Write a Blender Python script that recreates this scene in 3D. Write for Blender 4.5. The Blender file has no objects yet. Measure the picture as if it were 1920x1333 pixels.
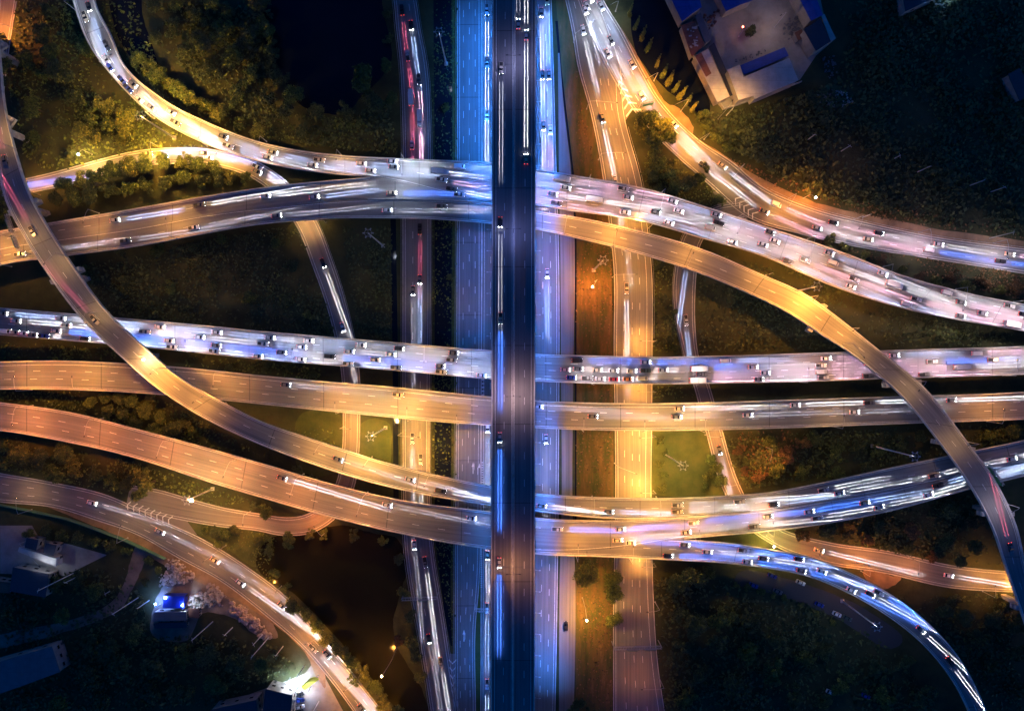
import bpy, bmesh, math, random
import numpy as np
from mathutils import Vector, Matrix
random.seed(7); rng = np.random.default_rng(7)
SC = bpy.context.scene; COL = SC.collection; D = bpy.data

# ------------------------------------------------------------------ camera, world, sun, exposure
H = 310.0                                   # drone height above the ground
GSD = 0.25                                  # ground metres per photo pixel
cam = D.cameras.new('camera'); co = D.objects.new('camera', cam); COL.objects.link(co)
co.location = (0, 0, H); cam.sensor_width = 36.0; cam.lens = 36.0 * H / (1920 * GSD)
cam.clip_start = 1; cam.clip_end = 3000; SC.camera = co
ELEV, AZ = math.radians(3), math.radians(120)
W = D.worlds.new('World'); SC.world = W; W.use_nodes = True
_bg = W.node_tree.nodes['Background']; _sky = W.node_tree.nodes.new('ShaderNodeTexSky')
_sky.sky_type = 'NISHITA'; _sky.sun_disc = False; _sky.sun_elevation = ELEV; _sky.sun_rotation = AZ; _sky.ozone_density = 8; _sky.dust_density = .3
W.node_tree.links.new(_sky.outputs[0], _bg.inputs[0]); _bg.inputs[1].default_value = 0.135
_s = D.lights.new('sun', 'SUN'); _s.energy = 0.02; _s.angle = math.radians(0.5); _s.color = (1, .9, .8)
so = D.objects.new('sun', _s); COL.objects.link(so)
so.rotation_euler = Vector((-math.sin(AZ)*math.cos(ELEV), -math.cos(AZ)*math.cos(ELEV), -math.sin(ELEV))).to_track_quat('-Z', 'Y').to_euler()
SC.view_settings.view_transform = 'Standard'; SC.view_settings.look = 'None'
SC.view_settings.exposure = 1.1; SC.view_settings.gamma = 1.0
SC.render.engine = 'CYCLES'
cy = SC.cycles; cy.max_bounces = 5; cy.diffuse_bounces = 2; cy.glossy_bounces = 2; cy.transparent_max_bounces = 6
cy.sample_clamp_indirect = 4; cy.use_denoising = True; cy.use_light_tree = True
cy.use_adaptive_sampling = False
cy.caustics_reflective = False; cy.caustics_refractive = False

# ------------------------------------------------------------------ helpers
def P(px, py, z=0.0):
    k = GSD * (H - z) / H
    return Vector(((px - 960) * k, (666.5 - py) * k, z))
def topx(v):
    k = GSD * (H - v[2]) / H
    return (v[0] / k + 960, 666.5 - v[1] / k)
def tag(o, label=None, cat=None, group=None, kind=None):
    if label: o['label'] = label
    if cat: o['category'] = cat
    if group: o['group'] = group
    if kind: o['kind'] = kind
    return o
def obj(name, verts, faces, mats, parent=None, midx=None, uv=None, smooth=False, loc=None):
    me = D.meshes.new(name); me.from_pydata([tuple(v) for v in verts], [], faces)
    for m in (mats if isinstance(mats, (list, tuple)) else [mats]): me.materials.append(m)
    if midx is not None: me.polygons.foreach_set('material_index', midx)
    if uv is not None:
        ul = me.uv_layers.new(name='UVMap')
        vi = np.empty(len(me.loops), dtype=np.int32); me.loops.foreach_get('vertex_index', vi)
        ul.data.foreach_set('uv', np.asarray(uv, dtype=np.float32)[vi].ravel())
    if smooth: me.polygons.foreach_set('use_smooth', [True] * len(me.polygons))
    me.update()
    o = D.objects.new(name, me); COL.objects.link(o)
    if parent: o.parent = parent
    if loc is not None: o.location = loc
    return o
def empty(name, loc, label=None, cat=None, group=None, kind=None, rz=0):
    o = D.objects.new(name, None); COL.objects.link(o); o.location = loc; o.rotation_euler.z = rz
    o.empty_display_size = .5
    return tag(o, label, cat, group, kind)
class MB:
    def __init__(s): s.v = []; s.f = []; s.m = []
    def add(s, vs, fs, m=0):
        b = len(s.v); s.v += [tuple(v) for v in vs]; s.f += [tuple(b + i for i in f) for f in fs]; s.m += [m] * len(fs)
    def box(s, c, d, rz=0, m=0, tap=1.0):
        cx, cy_, cz = c; dx, dy, dz = (q / 2 for q in d); ca, sa = math.cos(rz), math.sin(rz); vs = []
        for z, k in ((-dz, 1), (dz, tap)):
            for x, y in ((-dx, -dy), (dx, -dy), (dx, dy), (-dx, dy)):
                vs.append((cx + (x*ca - y*sa)*k, cy_ + (x*sa + y*ca)*k, cz + z))
        s.add(vs, [(3,2,1,0), (4,5,6,7), (0,1,5,4), (1,2,6,5), (2,3,7,6), (3,0,4,7)], m)
    def tube(s, a, b, r0, r1=None, n=8, m=0):
        a, b = Vector(a), Vector(b); r1 = r0 if r1 is None else r1
        q = (b - a).to_track_quat('Z', 'Y'); vs = []
        for p, r in ((a, r0), (b, r1)):
            for i in range(n):
                t = 2*math.pi*i/n; vs.append(p + q @ Vector((r*math.cos(t), r*math.sin(t), 0)))
        fs = [(i, (i+1) % n, n + (i+1) % n, n + i) for i in range(n)] + [tuple(range(n-1, -1, -1)), tuple(range(n, 2*n))]
        s.add(vs, fs, m)
    def ball(s, c, r, m=0, n=8, sq=(1, 1, 1)):
        vs = [(c[0], c[1], c[2] - r*sq[2])]; k = n // 2
        for j in range(1, k):
            ph = math.pi*j/k - math.pi/2
            for i in range(n):
                t = 2*math.pi*i/n
                vs.append((c[0]+r*sq[0]*math.cos(ph)*math.cos(t), c[1]+r*sq[1]*math.cos(ph)*math.sin(t), c[2]+r*sq[2]*math.sin(ph)))
        vs.append((c[0], c[1], c[2] + r*sq[2])); fs = []
        for i in range(n):
            fs.append((0, 1+(i+1) % n, 1+i)); L = len(vs)-1; b = 1+(k-2)*n; fs.append((b+i, b+(i+1) % n, L))
            for j in range(k-2): fs.append((1+j*n+i, 1+j*n+(i+1) % n, 1+(j+1)*n+(i+1) % n, 1+(j+1)*n+i))
        s.add(vs, fs, m)
    def build(s, name, mats, parent=None, smooth=False, loc=None):
        return obj(name, s.v, s.f, mats, parent, s.m, smooth=smooth, loc=loc)

# ------------------------------------------------------------------ materials
def mat(name):
    m = D.materials.new(name); m.use_nodes = True
    nt = m.node_tree; b = nt.nodes['Principled BSDF']; return m, nt, b
def N(nt, t, **kw):
    n = nt.nodes.new(t)
    for k, v in kw.items(): setattr(n, k, v)
    return n
def ramp(nt, fac, cols):
    r = N(nt, 'ShaderNodeValToRGB'); e = r.color_ramp.elements
    while len(e) < len(cols): e.new(0.5)
    for i, (p, c) in enumerate(cols): e[i].position = p; e[i].color = (*c, 1)
    nt.links.new(fac, r.inputs[0]); return r.outputs[0]
def noise(nt, vec, scale, detail=4, rough=.6, mapping=None):
    n = N(nt, 'ShaderNodeTexNoise'); n.inputs['Scale'].default_value = scale
    n.inputs['Detail'].default_value = detail; n.inputs['Roughness'].default_value = rough
    if mapping:
        mp = N(nt, 'ShaderNodeMapping'); mp.inputs['Scale'].default_value = mapping
        nt.links.new(vec, mp.inputs[0]); vec = mp.outputs[0]
    nt.links.new(vec, n.inputs['Vector']); return n.outputs['Fac']
def mathn(nt, op, a, b=None, c=None):
    n = N(nt, 'ShaderNodeMath', operation=op)
    for i, q in enumerate((a, b, c)):
        if q is None: continue
        if isinstance(q, (int, float)): n.inputs[i].default_value = q
        else: nt.links.new(q, n.inputs[i])
    return n.outputs[0]
def mixc(nt, fac, a, b, mode='MIX'):
    n = N(nt, 'ShaderNodeMix', data_type='RGBA', blend_type=mode)
    for idx, q in ((0, fac), (6, a), (7, b)):
        if isinstance(q, (int, float)): n.inputs[idx].default_value = q
        elif isinstance(q, tuple): n.inputs[idx].default_value = (*q, 1)
        else: nt.links.new(q, n.inputs[idx])
    return n.outputs[2]
def asphalt(name, base, joints=0):
    m, nt, b = mat(name); uv = N(nt, 'ShaderNodeTexCoord').outputs['UV']
    streak = noise(nt, uv, 1.0, 4, .6, (.012, 1.1, 1)); patch = noise(nt, uv, 1.0, 3, .5, (.05, .12, 1)); fine = noise(nt, uv, 2.5, 5, .7)
    t = mathn(nt, 'ADD', mathn(nt, 'MULTIPLY', streak, .55), mathn(nt, 'ADD', mathn(nt, 'MULTIPLY', patch, .3), mathn(nt, 'MULTIPLY', fine, .2)))
    c = ramp(nt, t, [(.3, tuple(q*.45 for q in base)), (.52, base), (.75, tuple(min(.9, q*1.55) for q in base))])
    if joints:
        sx = N(nt, 'ShaderNodeSeparateXYZ'); nt.links.new(uv, sx.inputs[0])
        fr = mathn(nt, 'MODULO', sx.outputs[0], joints); j = mathn(nt, 'LESS_THAN', fr, .35)
        c = mixc(nt, mathn(nt, 'MULTIPLY', j, .7), c, (.03, .03, .03))
    nt.links.new(c, b.inputs['Base Color']); b.inputs['Roughness'].default_value = .75
    bp = N(nt, 'ShaderNodeBump'); bp.inputs['Strength'].default_value = .15; bp.inputs['Distance'].default_value = .05
    nt.links.new(fine, bp.inputs['Height']); nt.links.new(bp.outputs[0], b.inputs['Normal']); return m
def generic(name, cols, scale=.5, rough=.85, detail=6, bump=.3, coord='Object', metal=0, mapping=None, dist=.1):
    m, nt, b = mat(name)
    g = N(nt, 'ShaderNodeNewGeometry').outputs['Position'] if coord == 'World' else N(nt, 'ShaderNodeTexCoord').outputs[coord]
    f = noise(nt, g, scale, detail, .65, mapping)
    k = len(cols); c = ramp(nt, f, [(.32 + .36*i/max(1, k-1), q) for i, q in enumerate(cols)])
    nt.links.new(c, b.inputs['Base Color']); b.inputs['Roughness'].default_value = rough; b.inputs['Metallic'].default_value = metal
    if bump:
        bp = N(nt, 'ShaderNodeBump'); bp.inputs['Strength'].default_value = bump; bp.inputs['Distance'].default_value = dist
        nt.links.new(noise(nt, g, scale*6, 5), bp.inputs['Height']); nt.links.new(bp.outputs[0], b.inputs['Normal'])
    return m
def corrugated(name, base, pitch=.6, axis=0, rust=.15):
    m, nt, b = mat(name); oc = N(nt, 'ShaderNodeTexCoord').outputs['Object']
    f = noise(nt, oc, .25, 6, .7); c = ramp(nt, f, [(.3, tuple(q*(1-rust*2) for q in base)), (.6, base), (.8, tuple(min(.9, q*1.15) for q in base))])
    w = N(nt, 'ShaderNodeTexWave'); w.bands_direction = 'XY'[axis]; w.inputs['Scale'].default_value = .31/pitch
    nt.links.new(oc, w.inputs['Vector']); bp = N(nt, 'ShaderNodeBump'); bp.inputs['Strength'].default_value = .6; bp.inputs['Distance'].default_value = .08
    nt.links.new(w.outputs['Fac'], bp.inputs['Height']); nt.links.new(bp.outputs[0], b.inputs['Normal'])
    sx = N(nt, 'ShaderNodeSeparateXYZ'); nt.links.new(oc, sx.inputs[0])
    j = mathn(nt, 'LESS_THAN', mathn(nt, 'PINGPONG', sx.outputs[1-axis], 3.0), .06)
    nt.links.new(mixc(nt, mathn(nt, 'MULTIPLY', j, .5), c, tuple(q*.3 for q in base)), b.inputs['Base Color'])
    b.inputs['Roughness'].default_value = .5; return m
def emis(name, col, st):
    m, nt, b = mat(name); b.inputs['Base Color'].default_value = (*col, 1)
    b.inputs['Emission Color'].default_value = (*col, 1); b.inputs['Emission Strength'].default_value = st; return m
def plain(name, col, rough=.5, metal=0, var=.25):
    m, nt, b = mat(name); oc = N(nt, 'ShaderNodeTexCoord').outputs['Object']
    c = ramp(nt, noise(nt, oc, 1.7, 5), [(.3, tuple(q*(1-var) for q in col)), (.7, tuple(min(1, q*(1+var*.5)) for q in col))])
    nt.links.new(c, b.inputs['Base Color']); b.inputs['Roughness'].default_value = rough; b.inputs['Metallic'].default_value = metal; return m
def leafmat(name, cols):
    m, nt, b = mat(name); g = N(nt, 'ShaderNodeNewGeometry')
    r = mathn(nt, 'ADD', mathn(nt, 'MULTIPLY', g.outputs['Random Per Island'], .65), mathn(nt, 'MULTIPLY', noise(nt, g.outputs['Position'], .12, 3), .5))
    nt.links.new(ramp(nt, r, [(.25, cols[0]), (.6, cols[1]), (.9, cols[2])]), b.inputs['Base Color'])
    b.inputs['Roughness'].default_value = .7; return m
M = dict(
    deck_asphalt=asphalt('deck_asphalt', (.17, .165, .16), 34), dark_asphalt=asphalt('dark_asphalt', (.145, .14, .14), 34),
    black_asphalt=asphalt('black_asphalt', (.045, .045, .05)), road_asphalt=asphalt('road_asphalt', (.15, .145, .14)), old_asphalt=asphalt('old_asphalt', (.19, .17, .15)),
    red_asphalt=asphalt('red_asphalt', (.24, .09, .05)),
    concrete=generic('concrete', [(.22, .21, .2), (.36, .35, .33), (.46, .45, .42)], .35, .85, 6, .15, 'World'),
    light_concrete=generic('light_concrete', [(.34, .33, .31), (.5, .48, .45), (.6, .58, .55)], .3, .85, 6, .12, 'World'),
    paint=generic('road_paint', [(.45, .45, .43), (.75, .75, .72), (.82, .82, .8)], 1.3, .6, 5, 0, 'World'),
    yellow_paint=generic('yellow_road_paint', [(.5, .33, .05), (.75, .5, .08)], 1.3, .6, 5, 0, 'World'),
    grass=generic('grass_ground', [(.014, .02, .007), (.03, .038, .011), (.048, .052, .016), (.06, .055, .02)], .06, .95, 9, .8, 'World', dist=.5),
    lawn=generic('mown_lawn', [(.038, .055, .012), (.065, .082, .018), (.1, .1, .028)], .12, .95, 9, .6, 'World', dist=.3),
    soil=generic('soil_median', [(.04, .055, .014), (.075, .075, .02), (.12, .08, .025), (.19, .115, .045)], .09, .95, 9, .6, 'World', mapping=(3, .6, 1), dist=.3),
    dirt=generic('dirt_yard', [(.12, .09, .07), (.2, .16, .12), (.28, .22, .17)], .12, .95, 8, .4, 'World'),
    yard=generic('concrete_yard', [(.17, .15, .13), (.27, .25, .22), (.35, .32, .29)], .08, .9, 8, .15, 'World'),
    verge=generic('dirt_shoulder', [(.14, .1, .06), (.24, .16, .09), (.32, .21, .12)], .15, .95, 8, .4, 'World'),
    steel=plain('galvanised_steel', (.42, .42, .43), .45, .5), dark_steel=plain('dark_steel', (.06, .06, .065), .5, .3),
    tyre=plain('tyre_rubber', (.02, .02, .02), .8), glass=plain('car_glass', (.012, .014, .02), .08, 0),
    bark=generic('bark', [(.04, .028, .018), (.09, .065, .045)], 2, .95, 5, .5),
    leaf=leafmat('leaves_green', [(.022, .04, .008), (.07, .105, .016), (.15, .18, .03)]),
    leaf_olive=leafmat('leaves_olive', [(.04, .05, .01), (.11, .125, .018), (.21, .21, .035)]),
    leaf_dark=leafmat('leaves_dark', [(.018, .034, .01), (.05, .075, .018), (.1, .12, .03)]),
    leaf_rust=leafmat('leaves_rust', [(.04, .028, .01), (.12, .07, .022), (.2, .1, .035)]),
    roof_blue=corrugated('blue_roof_sheet', (.03, .06, .3)), roof_white=corrugated('pale_roof_sheet', (.46, .42, .38)),
    roof_grey=corrugated('grey_roof_sheet', (.11, .115, .13)), roof_brown=corrugated('rusty_roof_sheet', (.22, .09, .05), rust=.3),
    roof_dark=corrugated('dark_roof_sheet', (.035, .035, .05)),
    wall=generic('plaster_wall', [(.22, .2, .18), (.34, .31, .28)], .4, .9, 5, .1),
    tarp=plain('blue_tarpaulin', (.02, .05, .5), .45), green_wall=plain('green_fence_sheet', (.05, .16, .12), .6),
    stone=generic('rubble_stone', [(.2, .15, .11), (.38, .3, .24), (.5, .42, .35)], .7, .9, 5, .4),
    orange_lamp=emis('sodium_lamp_glow', (1, .55, .2), 120), white_lamp=emis('white_lamp_glow', (.8, .9, 1), 120),
    blue_lamp=emis('blue_lamp_glow', (.15, .3, 1), 90), red_lamp=emis('tail_lamp_glow', (1, .06, .05), 2.5),
    head=emis('headlamp_glow', (.85, .9, 1), 45), signal_red=emis('red_lamp_glow', (1, .15, .08), 12),
    sign_green=plain('green_sign_face', (.02, .16, .09), .4), sign_yellow=plain('yellow_green_board', (.45, .55, .05), .5))
def water(name, col, rough=.06):
    m, nt, b = mat(name); g = N(nt, 'ShaderNodeNewGeometry').outputs['Position']
    nt.links.new(ramp(nt, noise(nt, g, .02, 4), [(.3, col), (.7, tuple(q*1.8 for q in col))]), b.inputs['Base Color'])
    b.inputs['Roughness'].default_value = rough; b.inputs['Specular IOR Level'].default_value = .12; bp = N(nt, 'ShaderNodeBump'); bp.inputs['Strength'].default_value = .12; bp.inputs['Distance'].default_value = .1
    nt.links.new(noise(nt, g, .9, 4), bp.inputs['Height']); nt.links.new(bp.outputs[0], b.inputs['Normal']); return m
M['pond'] = water('pond_water', (.004, .006, .012)); M['brown_pond'] = water('brown_pond_water', (.012, .011, .004), .12)
M['canal'] = water('canal_water', (.006, .009, .014), .1)

# ------------------------------------------------------------------ road ribbons
class Rib:
    """control points: (lx, ly, rx, ry, z) photo pixels of both edges at the deck's real height"""
    def __init__(s, pts, step=3.0):
        Lc = np.array([P(a, b, z) for a, b, c, d, z in pts]); Rc = np.array([P(c, d, z) for a, b, c, d, z in pts])
        C = (Lc + Rc) / 2; h = np.linalg.norm(np.diff(C[:, :2], axis=0), axis=1); t = np.concatenate([[0], np.cumsum(h)])
        n = max(4, int(t[-1] / step)); ts = np.linspace(0, t[-1], n + 1)
        def herm(Q):
            k = len(Q); m = np.zeros_like(Q); d = np.diff(Q, axis=0) / h[:, None]
            m[0], m[-1] = d[0], d[-1]
            for i in range(1, k-1): m[i] = (d[i-1]*h[i] + d[i]*h[i-1]) / (h[i] + h[i-1])
            out = []
            for q in ts:
                i = min(np.searchsorted(t, q, 'right') - 1, k-2); u = (q - t[i]) / h[i]; hh = h[i]
                out.append((2*u**3-3*u*u+1)*Q[i] + (u**3-2*u*u+u)*hh*m[i] + (-2*u**3+3*u*u)*Q[i+1] + (u**3-u*u)*hh*m[i+1])
            return np.array(out)
        s.L, s.R = herm(Lc), herm(Rc); s.C = (s.L + s.R)/2
        s.s = np.concatenate([[0], np.cumsum(np.linalg.norm(np.diff(s.C, axis=0), axis=1))]); s.len = s.s[-1]
        ac = s.R - s.L; s.w = np.linalg.norm(ac, axis=1); s.a = ac / s.w[:, None]; s.px = np.array([topx(c) for c in s.C])
    def at(s, q, u):
        L = np.array([np.interp(q, s.s, s.L[:, k]) for k in range(3)]); R = np.array([np.interp(q, s.s, s.R[:, k]) for k in range(3)])
        return Vector(L + (R - L) * u)
    def dir(s, q, u=.5):
        d = s.at(min(s.len, q + 1.5), u) - s.at(max(0, q - 1.5), u); d.normalize(); return d
    def find(s, px, py): return s.s[np.argmin((s.px[:, 0]-px)**2 + (s.px[:, 1]-py)**2)]
    def pt(s, i, side, off, dz):
        if side == 'L': p = s.L[i] + s.a[i]*off
        elif side == 'R': p = s.R[i] - s.a[i]*off
        else: p = s.L[i] + s.a[i]*(s.w[i]*off)
        return (p[0], p[1], p[2] + dz)
def sweep(name, rib, prof, m, parent, mask=None, closed=True):
    v, f, uv = [], [], []; k = len(prof); n = len(rib.s); ok = [True]*n if mask is None else [bool(mask(*rib.px[i])) for i in range(n)]
    for i in range(n):
        for (sd, o, dz) in prof:
            v.append(rib.pt(i, sd, o, dz))
            lat = o if sd == 'L' else (rib.w[i] - o if sd == 'R' else rib.w[i]*o); uv.append((rib.s[i], lat))
    for i in range(n-1):
        if not (ok[i] and ok[i+1]): continue
        for j in range(k if closed else k-1):
            a, b = i*k + j, i*k + (j+1) % k; f.append((a, b, b + k, a + k))
        if closed:
            if i == 0 or not ok[i-1]: f.append(tuple(i*k + j for j in range(k)))
            if i == n-2 or not (i+2 < n and ok[i+2]): f.append(tuple((i+1)*k + j for j in reversed(range(k))))
    if not f: return None
    return obj(name, v, f, m, parent, uv=uv)
def markings(rib, spec, parent, dz=.025):
    """spec: ('solid'|'dash'|'block', side, offset, width, mask or None)"""
    groups = {}
    for kind, sd, off, wd, mk, *rest in spec:
        mk_mat = rest[0] if rest else 'paint'; mb = groups.setdefault(mk_mat, MB())
        on, gap = {'solid': (3.0, 0), 'dash': (3.2, 8.6), 'block': (1.0, 1.0)}[kind]; q = random.uniform(0, 4) if kind != 'solid' else 0
        while q + on < rib.len:
            a, b = q, min(rib.len, q + on); q += on + gap
            c = rib.at(a, .5); x, y = topx(c)
            if mk is not None and not mk(x, y): continue
            def lat(sq, o):
                w = np.interp(sq, rib.s, rib.w); u = o/w if sd == 'L' else (1 - o/w if sd == 'R' else off + (o-off)/w); p = rib.at(sq, u); return (p.x, p.y, p.z + dz)
            mb.add([lat(a, off - wd/2), lat(b, off - wd/2), lat(b, off + wd/2), lat(a, off + wd/2)], [(0, 1, 2, 3)])
    for k, mb in groups.items():
        if mb.v: mb.build('lane_marking', M[k], parent)
RIBS, DECKS = {}, {}
GROUND = []
def flyover(key, pts, label, lanes, lp=None, rp=None, surf='deck_asphalt', cap_out=0.0, piers=True, parapet='light_concrete', cap_mask=None):
    rib = Rib(pts); RIBS[key] = rib; DECKS[key] = rib
    c = rib.C[len(rib.C)//2]; root = empty('flyover', (0, 0, 0), label, 'flyover', 'elevated roads of the interchange')
    sweep('deck', rib, [('L', 0, -.03), ('R', 0, -.03), ('R', 0, -.45), ('U', .72, -.85), ('U', .68, -2.1), ('U', .32, -2.1), ('U', .28, -.85), ('L', 0, -.45)], M['concrete'], root)
    sweep('road_surface', rib, [('L', .05, 0), ('R', .05, 0)], M[surf], root, closed=False)
    for sd, mk in (('L', lp), ('R', rp)):
        if mk is False: continue
        sweep('parapet', rib, [(sd, -.03, -.55), (sd, -.03, 1.0), (sd, .22, 1.0), (sd, .34, .35), (sd, .46, .3), (sd, .46, .012)], M[parapet], root, mk)
    markings(rib, lanes, root)
    rib.root = root; rib.piers = piers; rib.cap_out = cap_out; rib.cap_mask = cap_mask
    return root
def road(key, pts, lanes, surf='road_asphalt', kerb=True, name='road'):
    rib = Rib(pts); RIBS[key] = rib; GROUND.append(rib)
    root = sweep(name, rib, [('L', 0, 0), ('R', 0, 0)], M[surf], None, closed=False); tag(root, kind='structure'); root.data.materials.clear(); root.data.materials.append(M[surf])
    if kerb:
        for sd in 'LR': sweep('kerb', rib, [(sd, -.3, -.3), (sd, -.3, .13), (sd, .0, .13), (sd, .0, -.3)], M['light_concrete'], root)
    markings(rib, lanes, root); rib.root = root
    return root
def hx(rows, z):          # rows of (x, ytop, ybottom[, z]): a road running across the picture
    return [(r[0], r[1], r[0], r[2], r[3] if len(r) > 3 else z) for r in rows]
def vy(rows, z):          # rows of (y, xleft, xright): a road running up the picture
    return [(r[1], r[0], r[2], r[0], r[3] if len(r) > 3 else z) for r in rows]
def cw(rows, z):          # rows of (cx, cy, width): edges found from the direction of the centre line
    out = []
    for i, (x, y, w) in enumerate(rows):
        a = rows[max(0, i-1)]; b = rows[min(len(rows)-1, i+1)]; dx, dy = b[0]-a[0], b[1]-a[1]; l = math.hypot(dx, dy)
        nx, ny = dy/l*w/2, -dx/l*w/2; out.append((x+nx, y+ny, x-nx, y-ny, z))
    return out
EL, ER = ('solid', 'L', .95, .16, None), ('solid', 'R', .95, .16, None)
def dash(u, mk=None): return ('dash', 'U', u, .17, mk)

# --- flyovers
A = [(181,-80,120,-80,9), (178,0,138,0,9), (207,63,168,84,9), (236,126,223,157,9), (302,184,289,218,9), (391,231,389,272,9), (480,265,480,302,9), (648,293,648,329,9),
     (700,296,700,333,9), (756,298.5,756,343,9), (840,302,840,364,9), (921,306,921,379,9), (1004,319,1004,385,9), (1077,330,1073,396,9), (1203,353,1190,412,9), (1334,392,1316,447,9), (1440,427,1420,477,9),
     (1588,477,1570,540,9), (1683,514,1656,568,9), (1814,550,1770,595,9), (1920,571,1905,618,9), (2010,588,2000,636,9)]
flyover('A', A, 'busy curving flyover sweeping from the top corner across to the far edge, crowded with headlights',
        [EL, ER, dash(.5, lambda x, y: x < 690), dash(.26, lambda x, y: x > 800), dash(.5, lambda x, y: x > 760), dash(.74, lambda x, y: x > 900)], rp=lambda x, y: x < 690 or x > 985)
BU = hx([(-90,449,497), (0,434,466), (110,416,449), (263,390.5,427), (380,370,404), (499,352,390), (560,345,383), (640,338,374), (700,333,372), (760,330,373), (840,333,376), (921,345,378), (990,370,382)], 8.94)
flyover('BU', BU, 'upper half of the flyover from the lamp-lit edge, merging into the crowded curve', [('solid', 'L', .9, .16, lambda x, y: x < 690), dash(.5, lambda x, y: x < 600)],
        lp=lambda x, y: x < 697, rp=False)
NN = [(-90,494,-90,533,8.9), (0,464,0,498,8.9), (110,447,110,482,8.9), (263,425,263,461,8.9), (380,403,380,439,8.9), (480,390,480,422,8.9), (560,382,559,414,8.9), (648,375,648,409,8.9), (700,373,700,409,8.9), (806,374,806,411,8.9), (921,381,921,420,8.9), (1004,396,1004,431,8.9),
      (1098,411,1090,449,9), (1203,435,1190,474,9.5), (1308,465,1290,505,10.5), (1425,514,1400,549,12), (1507,551,1478,587,13.5), (1567,593,1543,630,14.5), (1651,660,1591,660,15), (1735,730,1683,736,15), (1814,831,1752,818,15), (1866,904,1814,904,15), (1903,983,1857,983,15), (1923,1070,1887,1070,15), (1950,1160,1918,1160,15), (1985,1260,1950,1262,15)]
flyover('N', NN, 'single orange-lit ramp peeling off and bending down over the three horizontal flyovers', [EL, ER, dash(.5)], lp=lambda x, y: x > 685, cap_out=1.6, cap_mask=lambda x, y: x > 1450)
DD = hx([(-90,571,620), (0,577,628), (110,586,637), (215,595,646), (350,607,659), (500,621.5,675), (610,631,684), (732,641,694), (830,650,703), (921,657,711), (1004,663.5,715), (1120,667,719), (1230,669,720), (1330,667.5,719), (1440,664.5,717), (1550,661,714), (1656,657,710), (1800,653,706), (1920,649,702), (2010,645,697)], 8)
flyover('D', DD, 'crowded straight flyover through the middle holding a queue of stopped cars', [EL, ER, dash(.32), dash(.58), dash(.8)])
EE = hx([(-90,680,730), (0,678,730), (105,676,730), (231,681,735), (355,690,744), (500,705,758.5), (610,715,770), (732,725,782), (830,735,791), (919,743.5,797), (1004,751,802), (1110,755,806), (1203,756,807), (1320,754.5,806), (1440,751,803), (1560,747,799), (1690,743,794), (1800,740,790.5), (1920,735,786), (2010,731,782)], 7.96)
flyover('E', EE, 'nearly empty flyover with two dashed lane lines just below the crowded one', [('solid', 'L', 1.9, .16, None), ER, dash(.36), dash(.64)])
F = [(-5,40,-38,40,16), (2,120,-22,150,16), (13,215,-10,250,16), (34,297,-1,318,16), (55,360,14,380,16), (87,419,43,437,16), (131,488,88,509,16), (210,593,162,606,16), (282,660,219,660,16), (341,710,289,722,16), (420,755,385,784,15.5), (500,794,485,831,14.5), (580,821,566,862,13.5), (732,869,725,911,11.5), (821,891,815,930,10.4),
     (919,910,917,946,9.6), (1004,924,1004,957,9.1), (1124,932,1124,970,9), (1255,933.5,1255,971,9), (1340,930.5,1340,966,9), (1440,923,1440,957,9), (1540,905,1544,941,9), (1646,882,1656,923,9), (1780,854,1790,896,9), (1920,825,1930,866,9), (2010,803,2016,850,9)]
flyover('F', F, 'tall ramp arching from the upper edge over three roads then levelling along the lower lanes', [EL, ER, dash(.5)], rp=lambda x, y: x < 1405, cap_out=1.6, cap_mask=lambda x, y: x < 240)
G = [(-90,745,-90,800,8.97), (0,754.5,0,807,8.97), (131,773,131,829,8.97), (263,806,255,858,8.97), (394,841,384,900,8.97), (500,871,488,931,8.97), (611,904,600,963,8.97), (756,938,750,999,8.97), (919,959,919,1028,8.97), (1004,970,1004,1034,8.97), (1124,975.5,1124,1031,8.97), (1203,974.5,1203,1022,8.97), (1277,970,1277,1010,8.97), (1340,964,1340,1004,8.97), (1440,955,1442,995,8.97),
     (1540,939,1546,981,8.97), (1656,921,1668,957,8.97), (1814,883,1822,915,8.97), (1920,863,1928,890,8.97), (2010,848,2016,872,8.97)]
flyover('G', G, 'wide orange-lit flyover rising along the bottom of the band and forking past the viaduct', [EL, ER, dash(.36, lambda x, y: x < 1000), dash(.66, lambda x, y: x < 1000), dash(.5, lambda x, y: x > 1280)],
        lp=lambda x, y: x < 1415, rp=lambda x, y: x < 965 or x > 1272)
J = [(960,1004,960,1031.5,8.9), (1004,1006,1004,1037.5,8.9), (1124,1008,1124,1042.5,8.9), (1203,1008,1203,1046,8.9), (1281,1011,1281,1050,8.9), (1360,1017,1352,1054,8.9), (1440,1029,1430,1063,8.9), (1525,1046,1512,1079,8.9), (1604,1078,1586,1109,8.9), (1683,1122,1660,1152,8.9), (1748,1175,1722,1200,8.9), (1801,1238,1772,1256,8.9), (1848,1333,1815,1333,8.9), (1874,1420,1842,1424,8.9)]
flyover('J', J, 'blue-lit ramp forking away and curving down to the bottom edge', [EL, ER, dash(.5)], lp=lambda x, y: x > 1276)
V = vy([(-90,924,1005), (300,923,1004), (666,922,1003), (1000,921,1002.5), (1420,920,1002)], 24)
flyover('V', V, 'dark straight expressway viaduct on top, running from the upper to the lower edge', [('solid', 'L', 1.6, .18, None), ('solid', 'R', 1.6, .18, None), ('solid', 'U', .465, .16, None), ('solid', 'U', .525, .16, None), dash(.29), dash(.76)], surf='dark_asphalt')
sweep('median_barrier', RIBS['V'], [('U', .485, -.02), ('U', .488, .9), ('U', .505, .9), ('U', .508, -.02)], M['light_concrete'], RIBS['V'].root)

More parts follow.
